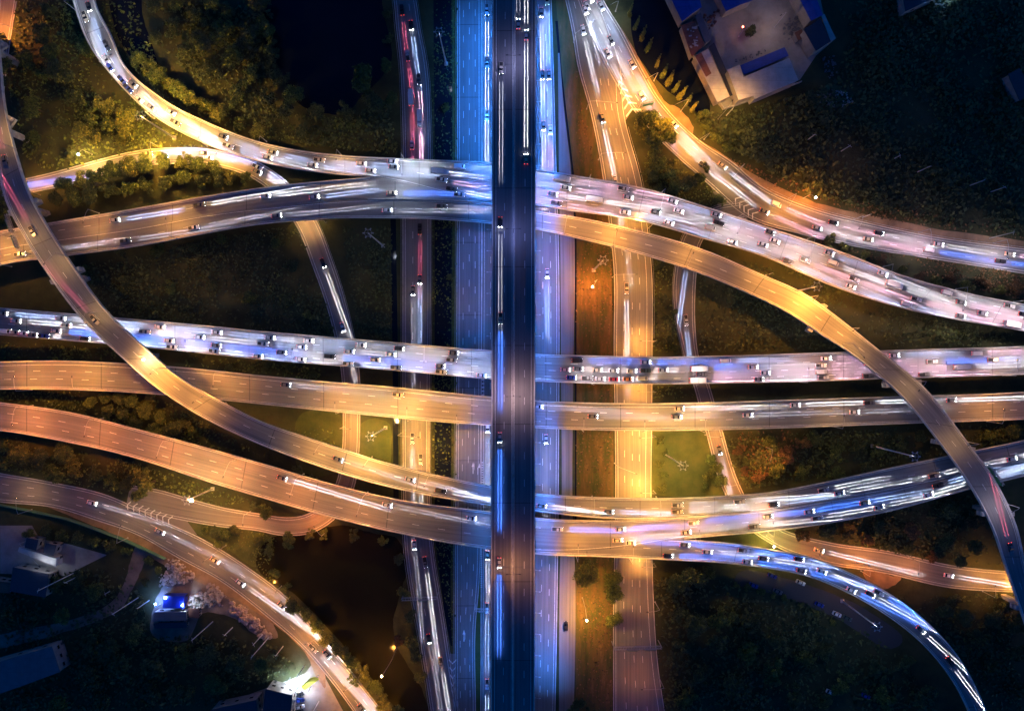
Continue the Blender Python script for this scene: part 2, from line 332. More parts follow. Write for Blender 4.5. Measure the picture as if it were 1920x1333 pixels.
# --- ground sheet and ground-level roads
_g = MB(); _n = 40
_g.add([(-700 + 1400*i/_n, -560 + 1120*j/_n, 0) for j in range(_n+1) for i in range(_n+1)], [(j*(_n+1)+i, j*(_n+1)+i+1, (j+1)*(_n+1)+i+1, (j+1)*(_n+1)+i) for j in range(_n) for i in range(_n)])
tag(_g.build('ground', M['grass']), kind='structure')
def poly(name, pts, z, m, kind='structure', smooth=None):
    if (name in ('pond', 'lawn', 'dirt_yard', 'dirt_track', 'dirt_shoulder', 'car_park') if smooth is None else smooth) and len(pts) > 3:
        n, out = len(pts), []; jr = random.Random(len(pts)*7 + int(pts[0][0]))
        for i in range(n):
            a, b, c, d = (Vector(pts[(i+k) % n]) for k in (-1, 0, 1, 2))
            for j in range(6):
                t = j/6; q = .5*((2*b) + (c-a)*t + (2*a-5*b+4*c-d)*t*t + (3*b-a-3*c+d)*t**3); out.append((q.x + jr.uniform(-1, 1), q.y + jr.uniform(-1, 1)))
        pts = out
    vs = [P(x, y, z) for x, y in pts]
    bm = bmesh.new(); bm.faces.new([bm.verts.new(v) for v in vs]); bmesh.ops.triangulate(bm, faces=bm.faces[:])
    bmesh.ops.recalc_face_normals(bm, faces=bm.faces[:])
    if bm.faces[:] and bm.faces[0].normal.z < 0: bmesh.ops.reverse_faces(bm, faces=bm.faces[:])
    me = D.meshes.new(name); bm.to_mesh(me); bm.free(); me.materials.append(M[m]); o = D.objects.new(name, me); COL.objects.link(o)
    return tag(o, kind=kind)
road('G1', vy([(-90,716,757), (0,739,779), (53,744,787), (118,751,799), (236,756,806), (400,756,806), (600,756,806), (800,756,804), (930,757,805), (1007,759,808), (1054,763,813.5), (1101,770,821), (1154,780,830), (1240,795,843), (1333,809,858), (1420,822,872)], .10),
     [EL, ER, dash(.36), dash(.66)], 'road_asphalt')
road('G2', vy([(-90,858,902), (0,858,902), (300,858,902), (600,857,902), (800,856,901), (950,855,900), (1022,854,900), (1100,854,897), (1167,854,891), (1333,854,891), (1420,854,891)], .14), [EL, ER, dash(.25), dash(.5), dash(.75)], 'dark_asphalt')
road('G2b', vy([(-90,906,948), (0,906,948), (400,905,948), (800,903,948), (1000,903,948), (1333,902,948), (1420,902,948)], .18), [EL, ER, dash(.36), dash(.66)])
road('G3', vy([(-90,978,1031), (0,979,1033), (131,979,1037), (315,980,1042), (440,980,1046), (800,980,1047), (1043,979,1045), (1333,976,1040), (1420,975,1038)], .22), [EL, ER, dash(.34), dash(.56), dash(.78)])
road('G4', vy([(100,1046,1049), (200,1047,1057), (325,1048,1071), (440,1050,1077), (700,1052,1075), (1000,1052,1075), (1060,1050,1078), (1333,1048,1076), (1420,1047,1074)], .10), [], 'old_asphalt', False, 'side_road')
road('G5', vy([(-90,1036,1096), (0,1061,1118), (60,1074,1140), (118,1083,1160), (210,1108,1168), (350,1134,1203), (435,1145,1214), (493,1151,1220), (663,1152,1222), (800,1154,1221), (925,1155,1220), (1049,1153,1222), (1140,1151,1225), (1240,1151,1232), (1333,1151,1245), (1420,1151,1258)], .16),
     [EL, ('solid', 'R', 2.4, .16, None), dash(.25), dash(.47), dash(.67)])
road('R', [(1100,-90,1060,-90,.20), (1130,0,1085,0,.20), (1163,55,1112,70,.20), (1203,131,1152,150,.20), (1237,189,1192,210,.20), (1308,262,1262,286,.20), (1375,307,1330,346,.20), (1425,349,1395,402,.20), (1525,393,1500,438,.20), (1630,420,1600,461,.20), (1761,447,1745,484,.20), (1920,468,1912,511,.20), (2010,480,2004,526,.20)], [EL, ER, dash(.33), dash(.66)])
road('KK', cw([(1395,395,30), (1340,408,32), (1300,445,34), (1287,500,38), (1283,560,38), (1288,620,30), (1297,670,24), (1316,725,26), (1338,805,28), (1372,915,30), (1400,965,30), (1455,1005,32), (1550,1036,38), (1660,1053,40), (1780,1080,40), (1905,1091,36), (2010,1096,36)], .24), [EL, ER], name='slip_road')
road('L', cw([(-90,372,24), (0,356,24), (60,347,26), (130,331,28), (190,314,28), (260,298,28), (340,292,28), (420,300,28), (480,320,30), (525,352,32), (560,395,36), (580,430,36), (603,490,36), (627,560,34), (647,640,32), (657,700,32), (659,780,30), (657,850,30), (645,915,33), (615,960,34), (575,983,34), (540,987,32), (480,978,30), (420,970,34), (350,955,40), (290,940,44), (240,930,40)], .12), [EL, ER], 'old_asphalt', name='slip_road')
road('S', [(-90,872,-90,928,.17), (0,888,0,940,.17), (97,905,100,950,.17), (197,928,180,974,.17), (300,975,263,1004,.17), (381,1012,335,1045,.17), (473,1070,420,1092,.17), (546,1128,500,1154,.17), (611,1204,570,1215,.17), (664,1266,625,1280,.17), (716,1333,664,1333,.17), (780,1420,726,1424,.17)], [EL, ER, dash(.36), dash(.68)])
road('X', vy([(-90,0,44), (0,-2,31), (80,-12,18), (160,-20,8), (250,-30,0)], .1), [EL, ER], 'old_asphalt', name='slip_road')
# verges, medians, canals, ponds, yards
def lane_poly(name, rows, z, m): return poly(name, [(b, a) for a, b, c in rows] + [(c, a) for a, b, c in reversed(rows)], z, m)
lane_poly('dirt_median', [(-80,1036,1060), (60,1047,1074), (200,1058,1105), (330,1074,1130), (440,1080,1145), (700,1080,1150), (1000,1080,1151), (1200,1080,1149), (1400,1078,1148)], .03, 'soil')
lane_poly('canal', [(40,1041,1046), (130,1049,1053), (325,1073,1076), (440,1078,1081), (1040,1078,1081)], .045, 'canal')
lane_poly('canal', [(-80,812,846), (300,815,848), (660,815,846), (1000,815,845), (1060,822,845), (1150,834,845), (1210,845,848)], .04, 'canal')
lane_poly('canal', [(400,732,742), (660,736,746), (1000,738,748)], .04, 'canal')
lane_poly('grass_verge', [(-80,848,857), (300,849,857), (660,848,856), (1000,846,854)], .05, 'lawn')
lane_poly('median_strip', [(1080,897,902), (1180,891.5,901.5), (1333,891.5,901.5), (1400,891.5,901.5)], .06, 'lawn')
lane_poly('lawn', [(795,676,730), (880,676,732), (900,690,735)], .03, 'lawn')
lane_poly('lawn', [(800,1224,1320), (870,1223,1340), (925,1223,1358)], .03, 'lawn')
lane_poly('lawn', [(780,560,640), (880,560,640)], .028, 'lawn')
poly('lawn', [(352,978), (380,972), (440,985), (480,998), (500,1003), (490,1040), (475,1062), (420,1025), (370,1000)], .03, 'lawn')
poly('pond', [(505,1010), (560,1000), (640,985), (700,1000), (745,1010), (762,1060), (752,1110), (738,1160), (745,1210), (790,1290), (805,1345), (760,1345), (700,1275), (640,1205), (560,1120), (500,1085), (480,1050)], .05, 'brown_pond')
poly('pond', [(505,0), (560,-60), (700,-60), (718,20), (735,100), (720,140), (680,180), (640,215), (560,195), (525,130), (490,60)], .05, 'pond')
poly('pond', [(205,-40), (255,-40), (270,40), (290,100), (300,150), (268,130), (232,90), (212,40)], .05, 'pond')
poly('pond', [(1190,0), (1250,0), (1300,110), (1330,190), (1318,215), (1240,160), (1190,90)], .05, 'pond')
poly('dirt_shoulder', [(1150,60), (1166,55), (1210,131), (1245,189), (1275,205), (1300,240), (1285,262), (1220,190), (1185,140)], .04, 'verge')
poly('dirt_shoulder', [(1310,262), (1420,330), (1530,380), (1640,405), (1770,432), (1920,452), (1920,470), (1760,450), (1630,425), (1520,398), (1420,352), (1300,266)], .042, 'verge')
poly('dirt_shoulder', [(90,950), (180,975), (262,1006), (335,1046), (420,1094), (500,1156), (566,1215), (590,1262), (610,1290), (600,1240), (540,1190), (470,1140), (430,1118), (390,1100), (300,1055), (230,1010), (150,975)], .043, 'verge')
poly('dirt_shoulder', [(1620,1066), (1668,1078), (1690,1084), (1660,1105), (1630,1098)], .046, 'verge')
poly('gore', [(190,950), (240,945), (300,938), (352,957), (352,978), (370,1003), (320,985), (260,965)], .07, 'old_asphalt')
poly('gore', [(1118,0), (1150,139), (1187,205), (1168,234), (1108,110), (1090,20)], .09, 'road_asphalt')
poly('gore', [(1330,340), (1402,402), (1400,420), (1350,400)], .09, 'road_asphalt')
poly('gore', [(843,1225), (856,1225), (856,1333), (848,1333)], .09, 'road_asphalt')
poly('dirt_yard', [(325,1042), (380,1065), (450,1100), (500,1150), (520,1195), (480,1190), (440,1160), (380,1150), (350,1200), (285,1190), (290,1130), (310,1090)], .035, 'dirt')
poly('dirt_track', [(258,1018), (278,1030), (262,1075), (245,1110), (215,1150), (120,1185), (0,1215), (0,1190), (120,1165), (200,1135), (232,1095), (242,1060)], .034, 'dirt')
poly('concrete_yard', [(400,1333), (470,1300), (540,1275), (572,1262), (592,1235), (610,1270), (650,1345), (400,1345)], .036, 'yard')
poly('concrete_yard', [(0,985), (60,985), (75,1010), (130,1020), (200,1040), (120,1080), (0,1075)], .036, 'yard')
poly('concrete_yard', [(1252,-40), (1530,-40), (1545,30), (1568,72), (1530,105), (1500,150), (1384,196), (1355,206), (1340,190), (1300,105)], .05, 'yard')
poly('car_park', [(1400,1068), (1500,1092), (1600,1130), (1690,1190), (1660,1215), (1560,1155), (1440,1110), (1380,1095)], .05, 'black_asphalt')
# chevrons and arrows
def chevrons(tips, nx, ny, size, back):
    mb = MB()
    for (x, y, w) in tips:
        tip = P(x, y, .27); l = P(x + nx*back - ny*w, y + ny*back + nx*w, .27); r = P(x + nx*back + ny*w, y + ny*back - nx*w, .27)
        for e in (l, r):
            d = Vector((nx, -ny, 0)) * size * GSD; mb.add([tip, e, e + d, tip + d], [(0, 1, 2, 3)])
    return mb
def marks(name, mb): tag(mb.build(name, M['paint']), kind='structure')
marks('road_marking', chevrons([(1160+6*i, 152+13*i, 5+2.6*i) for i in range(5)], .42, .9, 3, 8))
marks('road_marking', chevrons([(848.5, 1245+14*i, 7-1.3*i) for i in range(5)], 0, -1, 3, 7))
marks('road_marking', chevrons([(1378+8*i, 372+7*i, 9) for i in range(5)], .8, .6, 2.5, 7))
marks('road_marking', chevrons([(238+11*i, 945+4*i, 9) for i in range(8)], .85, .4, 2.2, 5))
mb = MB()
def arrow(x, y, turn):
    for q in ([(-.8, 22), (.8, 22), (.8, 8), (-.8, 8)],): mb.add([P(x+a, y+b, .2) for a, b in q], [(3, 2, 1, 0)])
    mb.add([P(x+turn-2.6, y+9, .2), P(x+turn+2.6, y+9, .2), P(x+turn, y, .2)], [(0, 1, 2)])
    if turn: mb.add([P(x-.8, y+9, .2), P(x+.8, y+9, .2), P(x+turn+.8, y+5, .2), P(x+turn-.8, y+5, .2)], [(0, 1, 2, 3)])
arrow(887, 866, 0); arrow(896, 868, 3); arrow(870, 1180, 0)
for i in range(16): mb.add([P(903+q[0], 690+7*i+q[1], .205) for q in ((0, 0), (5, 0), (5, 2.5), (0, 2.5))], [(0, 1, 2, 3)])
for i in range(18): mb.add([P(902+q[0], 866+4.6*i+q[1], .205) for q in ((0, 0), (4, 0), (4, 2), (0, 2))], [(0, 1, 2, 3)])
for i in range(22): mb.add([P(901+q[0], 1028+3.4*i+q[1], .205) for q in ((0, 0), (3, 0), (3, 1.6), (0, 1.6))], [(0, 1, 2, 3)])
marks('road_marking', mb)
# guard rails and reflector posts beside the ground roads
def rail(key, side, mk, label, m='steel'):
    r = RIBS[key]; root = empty('guard_rail', (0, 0, 0), label, 'guard rail', 'guard rails beside the ground roads')
    o = -.9
    sweep('rail', r, [(side, o, .45), (side, o-.1, .6), (side, o, .75), (side, o+.06, .6)], M[m], root, mk)
    mb = MB(); q = 2
    while q < r.len:
        x, y = topx(r.at(q, .5))
        if mk is None or mk(x, y):
            w = np.interp(q, r.s, r.w); p = r.at(q, -.95/w if side == 'L' else 1+.95/w); mb.box((p.x, p.y, p.z+.3), (.12, .12, .7))
        q += 4
    b = mb.build('posts', M['light_concrete'], root); b['kind'] = 'stuff'
rail('G1', 'L', None, 'steel guard rail on the pond side of the pink-lit road'); rail('G1', 'R', None, 'steel guard rail between the pink-lit road and the canal')
rail('G2', 'L', None, 'guard rail between the canal and the blue-lit road'); rail('KK', 'R', lambda x, y: y < 700, 'guard rail on the outer bend of the narrow slip road')
rail('R', 'L', lambda x, y: x > 1420, 'guard rail with white posts along the bright traffic road'); rail('G5', 'R', lambda x, y: 230 < y < 640, 'guard rail beside the island trees on the orange road')
rail('L', 'L', lambda x, y: x > 250 and y > 380 and y < 660, 'guard rail inside the bend of the dark slip road')

# ------------------------------------------------------------------ piers under the flyovers
def clear_of(p, ribs, ztop=None):
    for r in ribs:
        d = np.hypot(r.C[:, 0]-p.x, r.C[:, 1]-p.y); i = int(np.argmin(d))
        if d[i] < r.w[i]/2 + 2.0 and (ztop is None or r.C[i, 2] < ztop - 2): return False
    return True
for key, r in DECKS.items():
    q, k = 12.0, 0
    while q < r.len:
        p = r.at(q, .5)
        if clear_of(p, GROUND) and clear_of(p, [x for x in DECKS.values() if x is not r], p.z) and abs(p.x) < 330:
            w = float(np.interp(q, r.s, r.w)); ang = math.atan2(*(r.at(q, 1) - r.at(q, 0)).yx)
            mb = MB(); top = p.z - 2.12
            mb.box((p.x, p.y, (top-1.4)/2 - .2), (2.6, 1.8, top-1.4+.4), ang)
            x, y = topx(p); out = r.cap_out if (r.cap_mask is None or r.cap_mask(x, y)) else 0
            mb.box((p.x, p.y, top-.7), (w*.72 + (w*.28 + 2*out if out else 0), 2.0, 1.38), ang, tap=1.0)
            if out:
                for sgn in (-1, 1):
                    e = r.at(q, .5 + sgn*(.5 + out/2/w)); mb.box((e.x, e.y, e.z - .62), (out*.9, 2.0, 1.6), ang)
            mb.build('pier', M['concrete'], r.root); q += 36
        else: q += 4

# ------------------------------------------------------------------ vehicles
def loft(mb, secs, m):
    """secs: (x, halfwidth, z0, z1, round)"""
    rings = []
    for x, hw, z0, z1, rd in secs:
        rings.append([(x, -hw+rd*.5, z0), (x, -hw, z0+rd), (x, -hw, z1-rd), (x, -hw+rd, z1), (x, hw-rd, z1), (x, hw, z1-rd), (x, hw, z0+rd), (x, hw-rd*.5, z0)])
    vs = [v for r in rings for v in r]; fs = []
    for i in range(len(rings)-1):
        for j in range(8): fs.append((i*8+j, i*8+(j+1) % 8, (i+1)*8+(j+1) % 8, (i+1)*8+j))
    fs.append(tuple(range(7, -1, -1))); fs.append(tuple((len(rings)-1)*8 + j for j in range(8))); mb.add(vs, fs, m)
def frustum(mb, x0, x1, hw0, z0, X0, X1, hw1, z1, roof, side):
    v = [(x0,-hw0,z0), (x1,-hw0,z0), (x1,hw0,z0), (x0,hw0,z0), (X0,-hw1,z1), (X1,-hw1,z1), (X1,hw1,z1), (X0,hw1,z1)]
    if side is not None: mb.add(v, [(0,1,5,4), (1,2,6,5), (2,3,7,6), (3,0,4,7)], side)
    if roof is not None: mb.add(v, [(4,5,6,7)], roof)
def vehicle_meshes(kind):
    b, g = MB(), MB()
    if kind == 'sedan':
        L, hw = 2.25, .9
        loft(b, [(-L,.74,.4,.86,.12), (-L+.12,.86,.28,.95,.14), (-1.5,hw,.22,1.0,.14), (.6,hw,.22,.98,.14), (1.6,.88,.24,.88,.14), (L-.1,.8,.3,.76,.14), (L,.66,.4,.64,.1)], 0)
        frustum(b, -1.75, .95, .8, .99, -1.2, .25, .63, 1.44, 0, None); frustum(g, -1.75, .95, .8, .985, -1.2, .25, .632, 1.437, None, 0)
    elif kind == 'pickup':
        L, hw = 2.55, .94
        loft(b, [(-L,.86,.45,1.0,.1), (-L+.1,hw,.35,1.08,.1), (.6,hw,.3,1.08,.12), (1.8,.92,.32,1.02,.14), (L-.08,.86,.36,.9,.14), (L,.72,.45,.75,.1)], 0)
        b.box((-1.55, 0, 1.02), (1.7, 1.55, .14), m=1)
        frustum(b, -.65, 1.15, .85, 1.07, -.45, .55, .68, 1.72, 0, None); frustum(g, -.65, 1.15, .85, 1.065, -.45, .55, .682, 1.717, None, 0)
    elif kind == 'van':
        L, hw = 2.45, .95
        loft(b, [(-L,.86,.35,1.7,.1), (-L+.1,hw,.28,1.95,.14), (1.1,hw,.26,1.95,.14), (1.55,.92,.28,1.25,.14), (L-.08,.86,.32,1.0,.14), (L,.72,.42,.8,.1)], 0)
        frustum(g, 1.05, 1.75, .8, 1.22, 1.02, 1.2, .74, 1.86, 0, 0)
        for sg in (-1, 1): g.box((-.6, sg*.955, 1.5), (2.6, .02, .5))
    else:
        L, hw = 3.9, 1.15
        loft(b, [(1.9,hw,.5,2.2,.15), (3.3,hw,.5,2.25,.15), (L-.05,1.08,.5,1.5,.15), (L,1.0,.6,1.3,.1)], 0)
        b.box((-1.05, 0, 1.95), (5.6, 2.3, 2.3), m=2); b.box((-.6, 0, .65), (6.0, .9, .25), m=1)
        frustum(g, 3.1, 3.72, 1.0, 1.52, 3.05, 3.32, .98, 2.2, None, 0)
    for x in (-L*.6, L*.62):
        for sg in (-1, 1): b.tube((x, sg*(hw-.2), .33), (x, sg*(hw+.0), .33), .33, n=10, m=1)
    h, t = MB(), MB()
    h.box((-.12, 0, 0), (.34, .34, .16), tap=.8); t.box((.05, 0, 0), (.16, .34, .14), tap=.8)
    hz = .66 if kind != 'truck' else .95
    return dict(L=L, hw=hw, hz=hz, b=b, g=g, h=h, t=t)
PAINTS = {k: plain('car_paint_' + k, c, .3, .2, .08) for k, c in dict(white=(.7,.7,.7), silver=(.42,.43,.45), black=(.018,.018,.02), grey=(.12,.125,.13), red=(.4,.02,.02), orange=(.55,.18,.03), blue=(.02,.05,.3), beige=(.5,.42,.3), green=(.05,.08,.06), pink=(.5,.3,.36)).items()}
VM = {}
for kind in ('sedan', 'pickup', 'van', 'truck'):
    v = vehicle_meshes(kind)
    for key in 'bght':
        me = D.meshes.new({'b': kind, 'g': 'car_window', 'h': 'headlight', 't': 'tail_light'}[key]); mb = v[key]; me.from_pydata(mb.v, [], mb.f)
        if key == 'b': me.polygons.foreach_set('material_index', mb.m)
        v[key] = me
    v['g'].materials.append(M['glass']); v['ho'] = v['h'].copy(); v['to'] = v['t'].copy(); v['ho'].materials.append(M['steel']); v['to'].materials.append(PAINTS['red']); v['h'].materials.append(M['head']); v['t'].materials.append(M['red_lamp'])
    v['body'] = {}
    for pk, pm in PAINTS.items():
        me = v['b'].copy(); me.materials.append(pm); me.materials.append(M['tyre']); me.materials.append(PAINTS['white']); v['body'][pk] = me
    VM[kind] = v

def beam_data(name, col, power, reach, width, glow, near=2.9):
    """spot shaped into twin even strips on the road, in place of light trails (local -Z forward, +Y up)"""
    l = D.lights.new(name, 'SPOT'); l.energy = power*15000; l.color = col; l.spot_size = math.radians(75 if near < 1 else 42); l.spot_blend = .05; l.shadow_soft_size = .02
    l.use_nodes = True; nt = l.node_tree; em = nt.nodes['Emission']
    n = N(nt, 'ShaderNodeTexCoord').outputs['Normal']; sx = N(nt, 'ShaderNodeSeparateXYZ'); nt.links.new(n, sx.inputs[0])
    nx, ny, nz = sx.outputs
    d = mathn(nt, 'MAXIMUM', mathn(nt, 'MULTIPLY', ny, -1.0), .011); t = mathn(nt, 'DIVIDE', .66, d)
    X = mathn(nt, 'MULTIPLY', t, nx); F = mathn(nt, 'MULTIPLY', mathn(nt, 'MULTIPLY', t, nz), -1.0)
    def gauss(x, w): q = mathn(nt, 'DIVIDE', x, w); return mathn(nt, 'EXPONENT', mathn(nt, 'MULTIPLY', mathn(nt, 'MULTIPLY', q, q), -1.0))
    Xc = mathn(nt, 'SUBTRACT', mathn(nt, 'ABSOLUTE', X), .66); lat = mathn(nt, 'ADD', gauss(Xc, width), mathn(nt, 'MULTIPLY', gauss(X, 1.9), glow*1.6))
    def mr(v, a, b, c, dd):
        m = N(nt, 'ShaderNodeMapRange', interpolation_type='SMOOTHSTEP'); nt.links.new(v, m.inputs[0])
        for i, q in enumerate((a, b, c, dd)): m.inputs[i+1].default_value = q
        return m.outputs[0]
    win = mathn(nt, 'MULTIPLY', mr(F, near*.8, near*1.15, 0, 1), mr(F, reach*.82, reach, 1, 0))
    t3 = mathn(nt, 'DIVIDE', mathn(nt, 'POWER', mathn(nt, 'MINIMUM', t, reach*1.1), 3.0), 15000.0)
    nt.links.new(mathn(nt, 'MULTIPLY', mathn(nt, 'MULTIPLY', lat, win), t3), em.inputs['Strength']); return l
BP = 400.0
BEAM = {
    'white': beam_data('headlight_beam_white', (.86, .9, 1), BP, 30, .14, .003), 'cool': beam_data('headlight_beam_cool', (.38, .56, 1), BP, 30, .15, .009),
    'blue': beam_data('headlight_beam_blue', (.06, .2, 1), BP*1.1, 40, .16, .07), 'pink': beam_data('headlight_beam_warm', (1, .56, .82), BP, 30, .15, .007),
    'red': beam_data('red_trail_beam', (1, .14, .26), BP*.45, 34, .11, .01), 'long': beam_data('headlight_beam_long', (.86, .9, 1), BP, 50, .14, .002),
    'faint': beam_data('headlight_beam_faint', (.75, .8, 1), BP*.4, 48, .13, .004), 'jam': beam_data('headlight_beam_short', (1, .9, .95), BP*.3, 5, .35, .2, .5)}
NV = [0]
def place_vehicle(kind, paint, pos, fwd, label, group, beam='white', tail=None, wheels=False):
    v = VM[kind]; nm = {'sedan': 'car', 'pickup': 'pickup_truck', 'van': 'van', 'truck': 'box_truck'}[kind]
    o = D.objects.new(nm, v['body'][paint]); COL.objects.link(o)
    x = Vector(fwd).normalized(); y = Vector((0, 0, 1)).cross(x).normalized(); z = x.cross(y)
    o.matrix_world = Matrix(((x.x, y.x, z.x, pos.x), (x.y, y.y, z.y, pos.y), (x.z, y.z, z.z, pos.z), (0, 0, 0, 1)))
    tag(o, label, {'sedan': 'car', 'pickup': 'pickup truck', 'van': 'van', 'truck': 'truck'}[kind], group); NV[0] += 1
    def child(nm, data, loc, rot=None):
        c = D.objects.new(nm, data); COL.objects.link(c); c.parent = o; c.location = loc
        if rot: c.rotation_euler = rot
        return c
    child('windows', v['g'], (0, 0, 0))
    for sg in (-1, 1):
        lit = beam or tail; hl = child('headlight', v['h' if beam else 'ho'], (v['L']-.06, sg*(v['hw']-.3), v['hz']+.06)); tl = child('tail_light', v['t' if lit else 'to'], (-v['L']-.02, sg*(v['hw']-.28), .82))
    if beam:
        c = D.objects.new('headlight_beam', BEAM[beam]); COL.objects.link(c); c.parent = o; c.location = (v['L']+.14, 0, .66); c.rotation_euler = (math.pi/2, 0, -math.pi/2)  # one spot for both headlights, shaped into twin strips
    if tail:
        c = D.objects.new('red_trail_beam', BEAM[tail]); COL.objects.link(c); c.parent = o; c.location = (-v['L']-.14, 0, .66); c.rotation_euler = (math.pi/2, 0, math.pi/2)  # added red spot, shaped into trail strips behind the vehicle
    return o
DULL = ['grey', 'silver', 'grey', 'silver', 'black', 'beige']
GAPS = {'white': 1.6, 'cool': 1.7, 'pink': 1.6, 'blue': 1.9, 'long': 2.0, 'faint': 1.7, None: 1.5, 'jam': 1}
def lane(key, u, a, b, gap, beam, where, rev=False, vans=0.0, tail=None, light=0.15, jit=.25, kinds=None):
    """a string of traffic along one lane from photo point a to photo point b"""
    r = RIBS[key]; gap *= GAPS[beam if isinstance(beam, (str, type(None))) else beam[0]]; q0, q1 = sorted((r.find(*a), r.find(*b))); q = q0 + random.uniform(0, gap*.5)
    while q < q1:
        uu = u + random.uniform(-.012, .012); p = r.at(q, uu); f = r.dir(q, uu) * (-1 if rev else 1); p = p + Vector((0, 0, .012))
        x = random.random(); kind = ('truck' if random.random() < .4 else 'van') if x < vans else ('pickup' if x < vans + (1-vans)*.3 else 'sedan')
        paint = 'white' if kind == 'truck' or (kind == 'van' and random.random() < .8) else ('white' if random.random() < light else random.choice(DULL))
        bm = beam if isinstance(beam, (str, type(None))) else random.choice(beam)
        nm = {'sedan': 'car', 'pickup': 'pickup truck', 'van': 'van', 'truck': 'box truck'}[kind]
        tone = {'white': 'white', 'silver': 'silver', 'black': 'black', 'grey': 'grey', 'green': 'dark green', 'beige': 'beige'}[paint]
        place_vehicle(kind, paint, p, f, f'lit {tone} {nm} {where}', f'{tone} {nm}s {where}', bm, tail)
        q += gap * random.uniform(1-jit, 1+jit) + (3 if kind == 'truck' else 0)
# crowded curve A
W1, W2 = 'on the crowded upper curve before the merge', 'on the crowded upper flyover past the merge'
lane('A', .36, (165,0), (700,315), 13.5, ['white', 'cool'], W1, vans=.05); lane('A', .68, (165,0), (205,115), 13.5, ['white', 'cool'], W1); lane('A', .68, (300,215), (700,315), 13.5, ['white', 'white', 'cool'], W1)
for u, bm in ((.16, ['white', 'pink', 'cool']), (.38, ['white', 'pink']), (.62, ['pink', 'white', 'white']), (.85, ['cool', 'white', 'pink'])):
    lane('A', u, (720 if u < .5 else 800, 330), (1925, 590), 15.5, bm, W2, vans=.3, light=.3)
lane('BU', .42, (200,400), (680,350), 20, ['long', 'cool'], 'on the merging flyover, upper half'); lane('BU', .75, (580,370), (880,362), 17, ['blue', 'cool'], 'beside the merging line of the upper flyover')
lane('N', .62, (-30,480), (800,405), 24, 'faint', 'on the merging flyover, lower half'); lane('N', .35, (790,382), (905,388), 24, 'faint', 'on the single ramp beside the viaduct')
lane('N', .5, (1878,985), (1930,1110), 17, None, 'at the far low end of the bending ramp', tail='red')
# crowded straight D
W3, W4 = 'on the crowded middle flyover before the viaduct', 'on the crowded middle flyover past the viaduct'
for u, bm, a in ((.2, ['white', 'cool', 'cool'], 0), (.44, ['white', 'cool'], 0), (.68, ['cool', 'blue', 'white'], 110), (.88, ['white', 'cool', 'cool'], 130)):
    lane('D', u, (a,610), (905,690), 14.5, bm, W3, vans=.04, light=.2)
lane('D', .2, (1010,670), (1910,660), 26, ['pink', 'blue', 'cool'], W4, vans=.3); lane('D', .44, (1290,690), (1910,670), 18, ['pink', 'white', 'blue'], W4, vans=.35, light=.3)
lane('D', .66, (1290,700), (1910,690), 18, ['pink', 'white'], W4, vans=.25); lane('D', .88, (1270,710), (1800,700), 17, ['pink', 'white'], W4, vans=.2, light=.3)
# the stopped queue, seen sharply
WAIT = [(1060,693,'sedan','pink','pink sedan at the tail of the upper waiting row beside the viaduct'), (1084,692,'sedan','grey','grey sedan second from the viaduct in the upper waiting row'), (1120,693.5,'sedan','beige','beige sedan third from the viaduct in the upper waiting row'),
    (1150,694.5,'sedan','white','white sedan fourth from the viaduct in the upper waiting row'), (1184,695.5,'sedan','beige','tan sedan fifth from the viaduct in the upper waiting row'), (1210,694.5,'pickup','green','dark green pickup with red rear in the upper waiting row'), (1243,694,'sedan','silver','silver sedan at the head of the upper waiting row'),
    (1071,707.5,'sedan','blue','blue car nearest the viaduct in the lower waiting row'), (1101,708.5,'pickup','grey','grey pickup second in the lower waiting row'), (1125,710,'sedan','silver','silver sedan third in the lower waiting row'), (1151,711,'sedan','red','dark red sedan in the lower waiting row'), (1177,710.5,'sedan','orange','orange sedan in the lower waiting row'), (1204,709,'van','beige','pale van at the head of the lower waiting row')]
for x, y, k, pt_, lb in WAIT:
    r = RIBS['D']; p = P(x, y, 8.012); q = r.find(x, y); o = place_vehicle(k, pt_, p, r.dir(q, .5), lb, 'cars waiting in the queue', 'jam', None)
SHARP = [(14,620,'van','white','white van first in the slow lane at the picture edge'), (30,622,'sedan','beige','beige car behind the white van in the slow lane'), (46,624,'sedan','white','white car third in the slow lane queue'), (63,627,'sedan','grey','grey car fourth in the slow lane queue'), (84,629,'pickup','blue','blue pickup leading the slow lane queue')]
for x, y, k, pt_, lb in SHARP:
    r = RIBS['D']; place_vehicle(k, pt_, P(x, y+1, 8.012), r.dir(r.find(x, y), .5), lb, 'cars queued at the picture edge', 'jam', None)
CURVE = [(209,128,'sedan','blue','blue car above the two dark pickups on the curve'), (231,152,'pickup','blue','dark blue pickup first of two on the outer bend'), (243,167,'pickup','blue','dark blue pickup second of two on the outer bend'), (263,187,'sedan','silver','silver car behind the dark blue pickups'), (286,202,'sedan','grey','grey car in the glare on the bend')]
for x, y, k, pt_, lb in CURVE:
    r = RIBS['A']; place_vehicle(k, pt_, P(x-1, y, 9.012), r.dir(r.find(x, y), .5), lb, 'cars seen sharply on the upper bend', 'jam', None)
